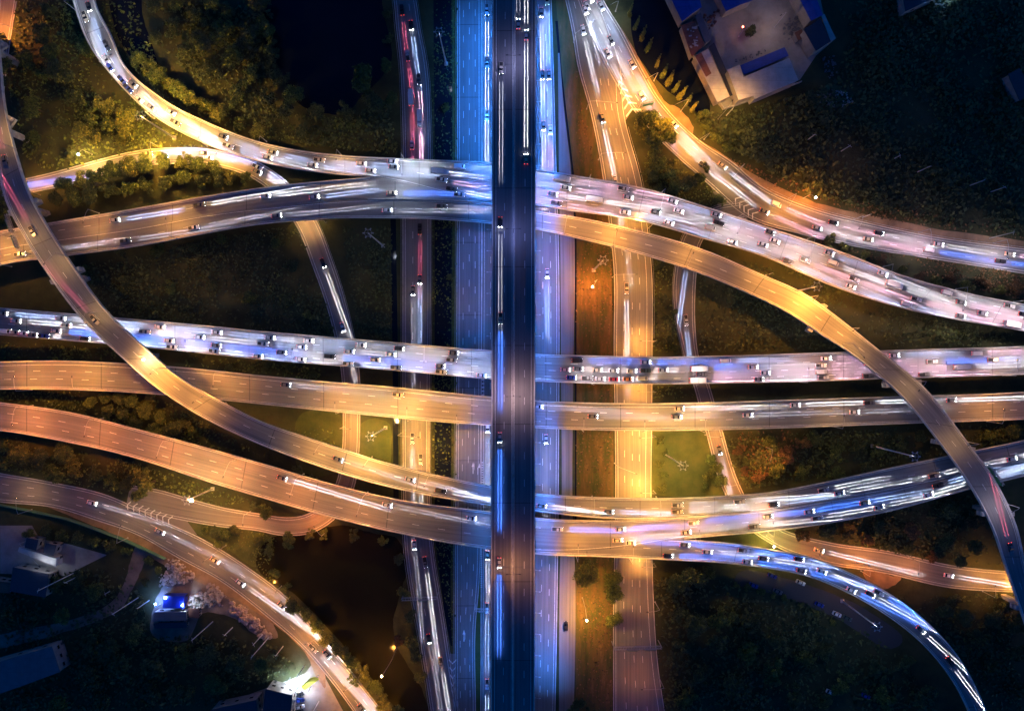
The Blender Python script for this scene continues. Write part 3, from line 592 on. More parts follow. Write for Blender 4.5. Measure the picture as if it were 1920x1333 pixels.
# sparse roads
lane('E', .2, (1260,757), (1860,742), 22, 'long', 'in the top lane of the sparse flyover past the viaduct'); lane('E', .5, (1060,778), (1640,772), 25, 'faint', 'in the centre lane of the sparse flyover'); lane('E', .2, (1010,760), (1080,762), 22, 'faint', 'on the sparse flyover just past the viaduct')
lane('E', .24, (500,715), (900,755), 30, 'faint', 'on the sparse flyover before the viaduct')
lane('F', .62, (20,250), (230,620), 26, None, 'on the tall arching ramp', tail='red'); lane('F', .45, (600,845), (900,920), 22, 'faint', 'on the lower reach of the arching ramp')
lane('F', .35, (1250,935), (1640,905), 18, ['long', 'white'], 'in the upper lane beyond the viaduct'); lane('F', .68, (830,905), (1900,855), 19, ['long', 'cool'], 'in the second lane beyond the viaduct')
lane('G', .25, (480,880), (690,930), 22, 'long', 'in the top lane of the bottom flyover'); lane('G', .22, (700,935), (910,975), 24, 'faint', 'in the top lane near the viaduct')
lane('G', .3, (1040,985), (1440,970), 19, 'blue', 'in the blue-lit lane of the bottom flyover'); lane('G', .35, (1450,975), (1920,870), 19, ['cool', 'blue'], 'on the bottom flyover past the fork'); lane('G', .7, (1110,1012), (1910,885), 18, ['white', 'long', 'cool'], 'in the lower lane of the bottom flyover')
lane('J', .25, (1130,1018), (1690,1130), 17, ['blue', 'cool'], 'in the inner lane of the blue-lit ramp'); lane('J', .52, (1290,1030), (1840,1330), 15, ['white', 'cool', 'long'], 'in the middle of the blue-lit ramp'); lane('J', .8, (1230,1040), (1600,1105), 16, 'blue', 'in the outer lane of the blue-lit ramp')
lane('G1', .32, (760,0), (782,300), 16, None, 'on the pink-lit road by the pond', rev=True, tail='red', vans=.3); lane('G1', .66, (760,0), (782,300), 15, ['pink', 'cool'], 'on the pink-lit road by the pond', vans=.3)
lane('G1', .62, (782,400), (782,500), 18, None, 'on the pink-lit road between the flyovers', rev=True, tail='red'); lane('G1', .38, (782,500), (782,640), 22, 'faint', 'on the straight grey road between the flyovers'); lane('G1', .62, (782,520), (782,640), 22, 'cool', 'on the straight grey road between the flyovers')
lane('G1', .36, (780,790), (830,1330), 20, ['long', 'faint'], 'on the straight grey road near the lower pond'); lane('G1', .68, (780,790), (830,1330), 20, ['long', 'white'], 'on the straight grey road near the lower pond')
lane('G2b', .18, (910,0), (910,300), 15, 'white', 'tight beside the dark viaduct'); lane('G2b', .24, (910,790), (910,1330), 18, ['cool', 'white'], 'tight beside the dark viaduct lower down')
lane('G3', .66, (1020,0), (1020,300), 15, ['white', 'long', 'cool'], 'on the blue-lit road past the viaduct'); lane('G3', .86, (1020,0), (1020,300), 20, ['cool', 'pink'], 'on the blue-lit road past the viaduct'); lane('G3', .68, (1020,440), (1020,660), 22, 'cool', 'on the blue-lit road between the flyovers'); lane('G3', .66, (1020,800), (1020,1000), 24, 'faint', 'on the blue-lit road lower down')
lane('V', .77, (985,0), (985,360), 22, 'long', 'on the dark viaduct by its outer edge', rev=True); lane('V', .6, (985,0), (985,500), 60, 'faint', 'on the dark viaduct beside its barrier', rev=True)
lane('V', .19, (940,530), (940,1100), 24, 'blue', 'in the blue-lit lane of the viaduct'); lane('V', .2, (940,0), (940,420), 45, 'faint', 'on the upper reach of the viaduct')
lane('R', .5, (1105,-10), (1310,290), 15, ['white', 'cool', 'pink'], 'on the busy road down to the slip lane'); lane('R', .8, (1095,-10), (1190,190), 15, ['white', 'cool'], 'on the busy road above the painted gore'); lane('R', .22, (1115,-10), (1310,280), 17, ['cool', 'white'], 'in the far lane of the busy road')
lane('R', .3, (1320,300), (1915,490), 17, ['white', 'pink', 'pink'], 'on the busy road curving to the far edge', vans=.3, light=.3); lane('R', .65, (1320,310), (1915,490), 18, ['pink', 'white', 'blue'], 'on the busy road curving to the far edge', vans=.3, light=.3)
lane('G5', .3, (1090,0), (1180,340), 17, ['long', 'white'], 'on the wide orange-lit road at its upper end'); lane('G5', .52, (1085,0), (1110,90), 15, 'white', 'on the wide orange-lit road at its upper end'); lane('G5', .3, (1185,470), (1185,570), 21, 'long', 'on the wide orange-lit road between the flyovers')
lane('KK', .5, (1290,455), (1292,650), 16, ['cool', 'blue'], 'on the narrow slip road between the trees'); lane('KK', .5, (1335,800), (1362,868), 20, 'white', 'on the narrow slip road by the lawn'); lane('KK', .45, (1460,1010), (1570,1045), 20, 'long', 'on the red-lit road beyond the fork'); lane('KK', .45, (1770,1075), (1890,1090), 20, 'long', 'on the red-lit road near the ramp end')
lane('L', .45, (-10,358), (120,332), 16, ['cool', 'blue'], 'on the slip road under the tall ramp'); lane('L', .55, (200,312), (510,340), 14, ['white', 'cool'], 'on the slip road behind the dark grove'); lane('L', .28, (250,300), (520,345), 15, ['blue', 'cool'], 'in the outer lane behind the dark grove'); lane('L', .45, (583,440), (655,690), 17, 'long', 'on the slip road down from the lamp')
lane('S', .42, (120,930), (420,1040), 21, ['faint', 'faint', 'blue'], 'on the road beside the builders yard'); lane('S', .3, (480,1090), (710,1330), 18, ['long', 'faint'], 'on the road between yard and brown pond'); lane('S', .62, (430,1070), (690,1330), 20, ['long', 'faint'], 'on the road between yard and brown pond')
print('VEHICLES', NV[0])

# ------------------------------------------------------------------ street lamps
SOD, SODR, WARM, CW, BLU = (1, .385, .045), (1, .29, .035), (1, .54, .14), (.74, .82, 1), (.14, .32, 1)
LP = 0.2
def lamp_light(parent, loc, color, power, size=150, radius=.18, name='lamp_light'):
    l = D.lights.new(name, 'SPOT'); l.energy = power*LP; l.color = color; l.spot_size = math.radians(size); l.spot_blend = .5; l.shadow_soft_size = radius
    o = D.objects.new(name, l); COL.objects.link(o); o.parent = parent; o.location = loc; return o
def street_lamp(hot, z, base, color, power, h, label, glow=None, size=164, bz=None):
    """pole at photo point base, curved arm out to a head hanging over photo point hot"""
    b = P(*base, z if bz is None else bz); t = P(*hot, z); root = empty('street_lamp', b, label, 'street lamp', 'street lamps of the interchange')
    d = Vector((t.x - b.x, t.y - b.y, 0)); top = h + z - b.z; l = d.length; u = d.normalized() if l > .01 else Vector((1, 0, 0))
    mb = MB(); mb.tube((0, 0, -.02), (0, 0, top*.9), .16, .1); mb.box((0, 0, .2), (.5, .5, .4)); mb.build('pole', M['steel'], root)
    mb = MB(); pts = [Vector((0, 0, top*.88)), u*l*.25 + Vector((0, 0, top*.97)), u*l*.6 + Vector((0, 0, top)), u*l*.96 + Vector((0, 0, top + .1))]
    for i in range(3): mb.tube(pts[i], pts[i+1], .08, .07)
    mb.build('arm', M['steel'], root)
    mb = MB(); c = u*l + Vector((0, 0, top + .12)); ang = math.atan2(u.y, u.x); mb.box(c, (1.1, .42, .2), ang, tap=.8); hd = mb.build('lamp_head', M['dark_steel'], root)
    if glow:
        g = MB(); g.ball(c + Vector((0, 0, .05)) + u*.5, .42, n=10, sq=(1, 1, .7)); g.build('lamp_glass', M[glow], hd)
    else:
        g = MB(); g.box(c - Vector((0, 0, .14)), (.8, .32, .06), ang); g.build('lamp_glass', M['white_lamp' if color in (CW, BLU) else 'orange_lamp'], hd)
    lamp_light(root, c - Vector((0, 0, .3)), color, power, size); return root
def high_mast(head, h, color, power, label, lit=None):
    t = P(*head, h); root = empty('high_mast_lamp', (t.x, t.y, 0), label, 'mast light', 'tall floodlight masts among the ramps')
    mb = MB(); mb.tube((0, 0, 0), (0, 0, h), .42, .2, 10); mb.box((0, 0, .3), (1.6, 1.6, .6)); mb.build('pole', M['light_concrete'], root)
    mb = MB(); R_ = 1.5
    for i in range(12): mb.tube((R_*math.cos(i*.5236), R_*math.sin(i*.5236), h), (R_*math.cos((i+1)*.5236), R_*math.sin((i+1)*.5236), h), .07, n=5)
    for i in range(4): mb.tube((0, 0, h), (R_*math.cos(i*1.571), R_*math.sin(i*1.571), h), .06, n=5)
    mb.build('lamp_ring', M['steel'], root)
    for i in range(6):
        a = i*math.pi/3; mb = MB(); mb.box((1.9*math.cos(a), 1.9*math.sin(a), h-.1), (.9, .55, .3), a, tap=.75); fl = mb.build('floodlight', M['steel'], root)
        if lit and i == 0:
            g = MB(); g.ball((2.1*math.cos(a), 2.1*math.sin(a), h+.1), .75, n=10, sq=(1, 1, .7)); g.build('lamp_glass', M[lit], fl)
    lamp_light(root, (0, 0, h-.8), color, power*6, 172, .6)
K = 1000
high_mast((823,60), 31, CW, .8*K, 'unlit tall mast between the pink-lit road and the canal'); high_mast((690,437), 33, CW, 1.2*K, 'unlit tall mast in the dark field below the merging flyover'); high_mast((1131,488), 33, SOD, 20*K, 'tall mast on the orange soil median')
high_mast((1281,873), 33, (1, .62, .16), 60*K, 'tall mast on the green lawn beside the narrow slip road'); high_mast((695,818), 33, (1, .62, .16), 48*K, 'tall mast on the lawn between slip road and grey road'); high_mast((1532,537), 33, SOD, 34*K, 'tall mast beside the outer edge of the orange ramp')
high_mast((1716,856), 33, CW, 1*K, 'tall mast in the dark wood under the bending ramp'); high_mast((1645,1175), 30, CW, 3*K, 'tall mast in the dark car park inside the blue-lit ramp')
high_mast((262,217), 29, (1, .5, .08), 95*K, 'lit tall mast beside the crowded bend', None)
high_mast((350,938), 25, WARM, 26*K, 'tall mast with a glowing head by the loop road', 'orange_lamp')
def deck_lamps(rows): 
    for r in rows: street_lamp(*r)
deck_lamps([
    ((580,420), .1, (612,418), WARM, 15*K, 6, 'lamp glaring on the slip road where it emerges under the flyover'),
    ((1188,424), .16, (1216,428), SOD, 40*K, 11, 'lamp on the wide orange road between the two upper flyovers'),
    ((1196,640), .16, (1225,640), SOD, 34*K, 7, 'lamp on the wide orange road just above the queue'),
    ((1192,732), .16, (1225,734), SOD, 30*K, 7, 'lamp on the wide orange road in the gap below the queue'),
    ((1195,818), .16, (1225,816), SOD, 40*K, 7, 'lamp on the wide orange road at the lawn top'), ((1197,918), .16, (1225,920), SOD, 46*K, 7, 'lamp on the wide orange road at the lawn foot'),
    ((1196,972), .16, (1225,974), SOD, 30*K, 5.5, 'lamp on the wide orange road between the two lower flyovers'), ((1200,1056), .16, (1226,1056), SOD, 20*K, 5.5, 'lamp on the wide orange road below the forking flyover'),
    ((1150,437), 9.1, (1146,464), SOD, 44*K, 9, 'lamp on the parapet where the single ramp leaves the viaduct'), ((1060,412), 9, (1056,440), SOD, 24*K, 9, 'lamp on the ramp parapet nearest the viaduct'), ((1290,480), 10.4, (1280,504), SOD, 24*K, 9, 'lamp on the ramp parapet above the narrow slip road'),
    ((1508,566), 13.4, (1519,557), SOD, 70*K, 9, 'lamp glaring on the single ramp beside the tall mast'), ((1425,520), 12, (1436,516), SOD, 18*K, 9, 'lamp on the ramp before the bright glare'), ((1580,622), 14.6, (1594,616), SOD, 24*K, 9, 'lamp on the ramp after the bright glare'),
    ((305,700), 16, (318,690), SOD, 75*K, 10, 'lamp glaring on the arching ramp above the nearly empty flyover'), ((380,752), 15.6, (392,742), SOD, 26*K, 9, 'lamp on the arching ramp after its glare'),
    ((690,868), 12, (698,856), SOD, 42*K, 9, 'lamp on the arching ramp above the lawn mast'), ((600,845), 13.2, (607,832), SOD, 22*K, 9, 'lamp on the arching ramp before the lawn'), ((800,905), 10.6, (806,889), SOD, 20*K, 9, 'lamp on the arching ramp near the canal'),
    ((20,250), 16, (30,280), WARM, 12*K, 9, 'lamp at the top of the tall arching ramp'), ((110,500), 16, (126,480), WARM, 9*K, 9, 'lamp on the arching ramp above the dark field'), ((190,590), 16, (205,586), WARM, 9*K, 9, 'lamp on the arching ramp before it crosses the crowded flyover'),
    ((1700,730), 15, (1716,714), WARM, 7*K, 9, 'lamp on the bending ramp between the flyovers'), ((1790,830), 15, (1812,828), WARM, 6*K, 9, 'lamp on the bending ramp before the lower flyover'), ((1870,950), 15, (1886,944), (.8,.75,1), 6*K, 9, 'lamp on the bending ramp near its low end'), ((1600,670), 15, (1582,644), WARM, 10*K, 9, 'lamp on the bending ramp over the crowded flyover'),
    ((50,440), 16, (24,446), WARM, 10*K, 8, 'lamp on the arching ramp where it crosses the merging flyover'), ((20,470), 8.9, (22,500), SOD, 30*K, 9, 'lamp on the merging flyover at the picture edge'), ((180,425), 8.9, (186,400), SOD, 14*K, 9, 'lamp on the merging flyover past the arching ramp'), ((330,418), 8.9, (334,448), SOD, 16*K, 9, 'lamp on the merging flyover above the dark field'),
    ((60,790), 8.97, (62,760), SODR, 46*K, 12, 'lamp at the head of the wide bottom flyover'), ((190,812), 8.97, (194,784), SODR, 40*K, 12, 'second lamp along the wide bottom flyover'), ((320,850), 8.97, (328,822), SODR, 40*K, 12, 'third lamp along the wide bottom flyover'), ((440,885), 8.97, (450,858), SODR, 40*K, 12, 'fourth lamp along the wide bottom flyover above the lone trees'), ((560,920), 8.97, (570,888), SODR, 36*K, 12, 'lamp on the wide bottom flyover above the loop road'), ((680,955), 8.97, (690,922), SODR, 22*K, 12, 'lamp on the wide bottom flyover near the grey road'),
    ((60,705), 7.96, (60,731), SOD, 34*K, 11, 'lamp at the head of the nearly empty flyover'), ((165,705), 7.96, (165,729), SOD, 40*K, 11, 'lamp on the nearly empty flyover before the arching ramp'), ((420,722), 7.96, (420,699), SOD, 22*K, 11, 'lamp on the nearly empty flyover past the arching ramp'), ((640,752), 7.96, (640,772), SOD, 32*K, 11, 'lamp on the nearly empty flyover above the lawn'), ((770,762), 7.96, (770,786), SOD, 50*K, 11, 'lamp on the nearly empty flyover above the grey road'), ((860,775), 7.96, (860,793), SOD, 20*K, 11, 'lamp on the nearly empty flyover by the canal'),
    ((1090,780), 7.96, (1090,805), SOD, 14*K, 11, 'lamp on the nearly empty flyover just past the viaduct'), ((1200,785), 7.96, (1200,806), SOD, 34*K, 11, 'lamp on the nearly empty flyover above the orange road'), ((1310,782), 7.96, (1310,806), SOD, 30*K, 11, 'lamp on the nearly empty flyover by the slip road'), ((1560,775), 7.96, (1560,799), WARM, 10*K, 11, 'lamp on the nearly empty flyover before the bending ramp'), ((1850,765), 7.96, (1850,790), SOD, 24*K, 11, 'lamp on the nearly empty flyover at the far edge'),
    ((1110,950), 9, (1110,930), SOD, 18*K, 10, 'lamp on the arching ramp just past the viaduct'), ((1230,955), 9, (1230,931), SOD, 28*K, 10, 'lamp on the arching ramp above the orange road'),
    ((1080,1010), 8.97, (1080,1042), SOD, 32*K, 10, 'lamp at the start of the fork beside the viaduct'), ((1180,1012), 8.97, (1180,1046), SOD, 36*K, 10, 'lamp in the middle of the fork'), ((1300,985), 8.97, (1302,1008), SOD, 30*K, 10, 'lamp just past the tip of the fork'), ((1437,972), 8.97, (1440,998), WARM, 28*K, 8, 'lamp glaring where the bottom flyover crosses the red-lit road'),
    ((760,338), 9, (757,297), CW, 16*K, 9, 'white lamp glaring where the crowded curve merges'), ((640,310), 9, (640,291), WARM, 16*K, 9, 'lamp on the crowded curve before the merge'), ((365,640), 8, (366,660), (.5,.64,1), 7*K, 9, 'white lamp glaring on the crowded straight flyover'), ((180,612), 8, (181,588), (.5,.64,1), 3*K, 9, 'lamp on the crowded straight flyover under the arching ramp'), ((560,655), 8, (560,680), (.5,.64,1), 4*K, 9, 'lamp on the crowded straight flyover before the slip road'), ((800,678), 8, (800,648), WARM, 8*K, 9, 'lamp on the crowded straight flyover by the grey road'),
    ((1110,705), 8, (1110,720), (1, .8, .85), 13*K, 9, 'lamp above the waiting queue of cars'), ((1300,700), 8, (1300,720), (1, .8, .85), 8*K, 9, 'lamp ahead of the waiting queue'), ((1500,690), 8, (1500,716), (.9, .75, 1), 11*K, 9, 'lamp on the crowded straight flyover before the bending ramp'), ((1750,680), 8, (1750,707), (1, .7, .6), 13*K, 9, 'lamp on the crowded straight flyover past the bending ramp'), ((1880,675), 8, (1880,704), (1, .7, .6), 13*K, 9, 'lamp on the crowded straight flyover at the far edge'),
    ((1100,360), 9, (1104,336), CW, 5*K, 9, 'lamp on the crowded curve just past the viaduct'), ((1230,400), 9, (1240,362), (1, .85, .8), 14*K, 9, 'lamp on the crowded curve above the island trees'), ((1370,445), 9, (1384,407), (1, .75, .65), 13*K, 9, 'lamp on the crowded curve below the second painted gore'), ((1500,495), 9, (1514,448), (1, .75, .65), 14*K, 9, 'lamp on the crowded curve beside the small round bushes'), ((1640,545), 9, (1656,500), (1, .7, .7), 14*K, 9, 'lamp on the crowded curve above the rusty scrub'), ((1780,585), 9, (1792,542), (1, .75, .65), 16*K, 9, 'lamp on the crowded curve near the far edge'), ((1890,600), 9, (1900,566), (1, .8, .75), 18*K, 9, 'lamp on the crowded curve at the far edge'),
    ((300,225), 9, (290,222), WARM, 36*K, 9, 'lamp glaring on the crowded bend beside the lit mast'), ((230,120), 9, (206,130), CW, 8*K, 9, 'lamp on the crowded bend above the glare'), ((390,270), 9, (389,275), WARM, 34*K, 9, 'lamp on the crowded curve below the bend'), ((170,20), 9, (142,20), CW, 6*K, 9, 'lamp at the top end of the crowded bend'), ((500,285), 9, (500,266), WARM, 14*K, 9, 'lamp on the crowded curve above the slip road tip'),
    ((1462,398), .2, (1478,372), SOD, 33*K, 10, 'lamp on the busy road beside the orange verge'), ((1360,345), .2, (1384,318), WARM, 18*K, 10, 'lamp on the busy road by the island tip'), ((1590,435), .2, (1600,412), (1, .75, .7), 16*K, 10, 'lamp on the busy road above the small round bushes'), ((1720,465), .2, (1722,436), (1, .7, .8), 18*K, 10, 'lamp on the busy road with the white posts'), ((1860,490), .2, (1862,456), (1, .8, .85), 20*K, 10, 'lamp on the busy road at the far edge'),
    ((1250,222), .2, (1276,210), SOD, 120*K, 17, 'lamp over the overhead sign at the gore'), ((1205,165), .2, (1226,152), SOD, 66*K, 10, 'lamp on the busy road beside the pointed trees'), ((1140,30), .2, (1154,22), CW, 11*K, 10, 'lamp at the top of the busy road'), ((1300,275), .2, (1320,262), SOD, 50*K, 10, 'lamp on the busy road beside the dirt verge'), ((1110,60), .2, (1076,80), CW, 10*K, 10, 'lamp between the two roads at the top edge'),
    ((1150,210), .16, (1100,205), SOD, 57*K, 11, 'lamp on the orange road beside the chevrons'), ((1165,300), .16, (1122,300), SOD, 47*K, 11, 'lamp on the orange road beside the island trees'), ((1185,520), .16, (1148,520), SOD, 22*K, 11, 'lamp on the orange road by the soil median'), ((1185,880), .16, (1152,868), SOD, 22*K, 11, 'lamp on the orange road by the lawn on its median side'),
    ((1205,1130), .16, (1228,1128), SODR, 9*K, 11, 'lamp on the brown road below the fork'), ((1195,1270), .16, (1236,1270), SODR, 8*K, 11, 'lamp on the brown road past the sign gantry'),
    ((790,815), .1, (752,812), SOD, 30*K, 10, 'lamp on the grey road by the lawn mast'), ((785,880), .1, (752,876), SOD, 22*K, 10, 'lamp on the grey road under the arching ramp'), ((665,800), .12, (645,800), SODR, 18*K, 9, 'lamp on the red slip road'), ((600,978), .12, (612,996), SODR, 20*K, 9, 'lamp on the bend of the loop road'), ((470,975), .12, (470,958), SODR, 14*K, 9, 'lamp on the loop road beside the lone tree'),
    ((500,1105), .17, (528,1098), SOD, 26*K, 10, 'lamp on the road beside the rubble heaps'), ((585,1190), .17, (606,1180), SOD, 40*K, 10, 'lamp on the road beside the brown pond'), ((655,1275), .17, (676,1262), SOD, 44*K, 10, 'lamp on the road by the lit yard'), ((710,1345), .17, (734,1330), SOD, 40*K, 10, 'lamp on the road at the bottom edge'), ((400,1040), .17, (424,1022), SOD, 18*K, 10, 'lamp on the road beside the island trees'), ((250,975), .17, (240,1008), WARM, 7*K, 10, 'lamp on the road by the painted gore'), ((60,925), .17, (60,955), WARM, 7*K, 10, 'lamp on the road by the white tanks'),
    ((300,292), .12, (298,276), SOD, 32*K, 8, 'lamp on the slip road behind the grove'), ((420,298), .12, (424,280), SOD, 30*K, 8, 'lamp on the slip road tip beside the crowded curve'), ((15,60), .1, (38,64), SODR, 44*K, 9, 'lamp on the short orange road at the top corner'), ((75,350), .12, (76,366), SOD, 16*K, 8, 'lamp on the slip road beside the arching ramp'),
    ((1610,1048), .24, (1614,1070), SODR, 34*K, 9, 'lamp on the red-lit road by its side track'), ((1700,1064), .24, (1704,1044), SODR, 18*K, 9, 'lamp on the red-lit road under the dark trees'), ((1840,1085), .24, (1842,1108), SOD, 26*K, 9, 'lamp on the red-lit road near the ramp end'), ((1520,1030), .24, (1524,1046), SODR, 14*K, 9, 'lamp on the red-lit road near the fork'),
    ((1340,815), .24, (1322,815), SODR, 26*K, 9, 'lamp on the narrow slip road by the lawn'), ((1310,700), .24, (1294,700), SODR, 22*K, 9, 'lamp on the narrow slip road below the queue'), ((1375,900), .24, (1358,905), SODR, 20*K, 9, 'lamp on the narrow slip road at the lawn foot'), ((1430,860), 0, (1436,838), SODR, 26*K, 9, 'lamp in the rusty scrub beside the narrow slip road'),
    ((100,1050), .1, (60,1010), CW, 1.2*K, 9, 'dim lamp over the white tanks'),
])
# lamps whose glowing heads show from above
for hot, z, base, col, pw, h, lb, gl in [((728,1238), .1, (744,1213), SOD, 30*K, 14, 'glowing lamp over the dark end of the brown pond', 'orange_lamp'), ((1094,1140), .1, (1092,1120), (1, .46, .07), 90*K, 13, 'glowing lamp on the orange soil median', 'orange_lamp'), ((1108,540), .1, (1116,528), SODR, 30*K, 8, 'glowing lamp low on the soil median', 'orange_lamp'),
        ((277,673), 16, (268,668), WARM, 18*K, 4, 'glowing lamp on the parapet of the arching ramp', 'white_lamp'), ((1513,377), .1, (1506,372), SODR, 26*K, 8, 'glowing lamp in the verge of the busy road', 'orange_lamp'), ((1437,1012), .1, (1437,1004), (1, .7, .12), 45*K, 9, 'glowing yellow lamp under the bottom flyover', 'orange_lamp'),
        ((169,298), .1, (173,290), (1,.54,.1), 55*K, 8, 'glowing lamp beside the dark slip road shrubs', 'white_lamp'), ((1384,67), .1, (1385,69), (1, .3, .2), .5*K, 7, 'dim red lamp in the factory yard', 'signal_red'), ((1908,1092), .24, (1900,1084), SOD, 40*K, 5, 'bright orange lamp below the ramp end', 'orange_lamp')]:
    street_lamp(hot, z, base, col, pw, h, lb, gl)
for y, col, pw in ((122, (.5,.5,1), 5), (437, (.3,.35,1), 4), (741, (.8,.5,.5), 10), (1063, (1,.4,.12), 6)):
    p = P(962.5, y, 24); root = empty('double_arm_lamp', p, 'slim double-arm lamp post on the viaduct median', 'street lamp', 'double-arm lamps on the viaduct median')
    mb = MB(); mb.tube((0, 0, 0), (0, 0, 9), .14, .09); mb.build('pole', M['dark_steel'], root)
    for sg in (-1, 1):
        mb = MB(); mb.tube((0, 0, 8.8), (sg*2.4, 0, 9.3), .06); mb.build('arm', M['dark_steel'], root); mb = MB(); mb.box((sg*2.7, 0, 9.3), (.9, .36, .16)); mb.build('lamp_head', M['dark_steel'], root)
        lamp_light(root, (sg*2.7, 0, 9.1), col, pw*K, 165)
# cool lamps hung on the sides of the viaduct, lighting the roads below
VL = [(20, 34), (110, 30), (200, 32), (290, 26), (455, 30), (560, 26), (640, 22), (745, 10), (850, 26), (945, 26), (1060, 14), (1170, 18), (1290, 30)]
for x, side in ((922.5, -1), (1003.5, 1)):
    for y in range(-10, 1345, 40):
        pw = float(np.interp(y, [q[0] for q in VL], [q[1] for q in VL])) * .5
        p = P(x, y, 24); root = empty('viaduct_lamp', (p.x + side*.2, p.y, 22.6), 'blue-white lamp bracketed out from the side of the dark viaduct', 'bracket lamp', 'bracket lamps along the viaduct sides')
        mb = MB(); mb.tube((0, 0, .4), (side*1.5, 0, .9), .06, n=6); mb.box((0, 0, .3), (.12, .4, .6)); mb.build('bracket', M['steel'], root)
        mb = MB(); mb.box((side*1.8, 0, .92), (.8, .35, .18), tap=.8); hd = mb.build('lamp_head', M['steel'], root)
        o = lamp_light(root, (side*2.3, 0, .6), (.03, .23, 1), 3.2*pw*K*((2.3 if side > 0 else 1.3) if y < 320 else (2.2 if side > 0 else .65)), 62 if side > 0 else (78 if y > 320 else 100)); o.data.spot_blend = 1; o.rotation_euler = (0, math.radians(-12)*side, 0)

# ------------------------------------------------------------------ vegetation
def leaf_cloud(blobs, per, size, seed, flat=.75):
    """leaf quads scattered over the shells of several lumps; returns verts, faces"""
    g = np.random.default_rng(seed); vs, fs = [], []
    for (cx, cy_, cz, r) in blobs:
        n = int(per * r * r)
        d = g.normal(size=(n, 3)); d /= np.linalg.norm(d, axis=1)[:, None]; d[:, 2] = np.where(d[:, 2] < -.35, -d[:, 2], d[:, 2])
        rad = r * (1 - .35 * g.random(n)**2) * (1 + .2*g.normal(size=n)); c = np.array([cx, cy_, cz]) + d * rad[:, None] * np.array([1, 1, flat])
        nrm = d + .55 * g.normal(size=(n, 3)); nrm /= np.linalg.norm(nrm, axis=1)[:, None]
        t = np.cross(nrm, g.normal(size=(n, 3))); t /= np.linalg.norm(t, axis=1)[:, None]; b = np.cross(nrm, t)
        s = size * (.6 + .8*g.random(n))[:, None]; k = len(vs)
        q = np.stack([c - t*s, c - b*s*.55, c + t*s, c + b*s*.55], 1).reshape(-1, 3); vs.extend(map(tuple, q)); fs.extend((k+4*i, k+4*i+1, k+4*i+2, k+4*i+3) for i in range(n))
    return vs, fs
def tree_proto(kind, seed):
    g = random.Random(seed); blobs = []
    if kind == 'broad':
        for i in range(15):
            a = g.uniform(0, 6.28); rr = g.uniform(.1, .68); blobs.append((rr*math.cos(a), rr*math.sin(a), .85 + g.uniform(-.1, .38)*(1.1-rr), g.uniform(.22, .4)))
        per, size, flat = 1500, .085, .8
    elif kind == 'loose':
        for i in range(22):
            a = g.uniform(0, 6.28); rr = g.uniform(.05, .85); blobs.append((rr*math.cos(a), rr*math.sin(a), .7 + g.uniform(-.25, .35)*(1.1-rr), g.uniform(.13, .26)))
        per, size, flat = 1900, .085, .8
    elif kind == 'column':
        for i in range(12):
            z = .5 + i*.32; r = .42*(1 - .065*i)*g.uniform(.8, 1.15); blobs.append((g.uniform(-.16, .16), g.uniform(-.16, .16), z, r))
        per, size, flat = 1100, .11, 1.15
    else:
        for i in range(9):
            a = g.uniform(0, 6.28); rr = g.uniform(0, .7); blobs.append((rr*math.cos(a), rr*math.sin(a), .3 + g.uniform(-.05, .2), g.uniform(.25, .42)))
        per, size, flat = 1100, .1, .75
    v, f = leaf_cloud(blobs, per, size, seed, flat)
    me = D.meshes.new('crown'); me.from_pydata(v, [], f)
    t = MB(); top = {'broad': .9, 'loose': .75, 'column': 3.6, 'bush': .3}[kind]; w = {'bush': .03, 'column': .07}.get(kind, .07)
    t.tube((0, 0, -.05), (0, 0, top*.55), w, w*.7, 7)
    for b in blobs[:7]: t.tube((0, 0, top*g.uniform(.35, .55)), (b[0]*.8, b[1]*.8, b[2]*.95), w*.5, w*.18, 5)
    tm = D.meshes.new('trunk'); tm.from_pydata(t.v, [], t.f); tm.materials.append(M['bark']); return me, tm
PROTO = {k: [tree_proto(k, 11*i + j) for j in range(5)] for i, k in enumerate(('broad', 'loose', 'column', 'bush'))}
LEAFED = {}
def crown_mesh(kind, j, leaf):
    key = (kind, j, leaf)
    if key not in LEAFED: m = PROTO[kind][j][0].copy(); m.materials.append(M[leaf]); LEAFED[key] = m
    return LEAFED[key]
NT = [0]
def tree(x, y, rpx, kind, leaf, label, group, h=None):
    r = rpx*GSD; j = random.randrange(5); p = P(x, y, 0)
    nm = {'broad': 'broadleaf_tree', 'loose': 'broadleaf_tree', 'column': 'columnar_tree', 'bush': 'shrub'}[kind]
    o = empty(nm, p, label, 'shrub' if kind == 'bush' else 'tree', group, None, random.uniform(0, 6.28)); s = r*random.uniform(.95, 1.1); o.scale = (s, s, h*r if h else s*random.uniform(.85, 1.15))
    for n, me in (('trunk', PROTO[kind][j][1]), ('crown', crown_mesh(kind, j, leaf))):
        c = D.objects.new(n, me); COL.objects.link(c); c.parent = o
    NT[0] += 1
ORD = 'first second third fourth fifth sixth seventh eighth ninth tenth eleventh twelfth thirteenth fourteenth fifteenth sixteenth seventeenth eighteenth nineteenth twentieth'.split()
def nth(i): return ORD[i] if i < 20 else ('twenty-' + ORD[i-20])
def trees(rows, kind, leaf, text, group, h=None):
    """rows of (x, y, crown radius) in photo pixels, each counted along its row"""
    for i, (x, y, r) in enumerate(rows):
        k = kind if isinstance(kind, str) else random.choice(kind); l = leaf if isinstance(leaf, str) else leaf[i % len(leaf)]
        tree(x, y, r, k, l, text.format(n=nth(i)), group, h)
BL = ('broad', 'loose')
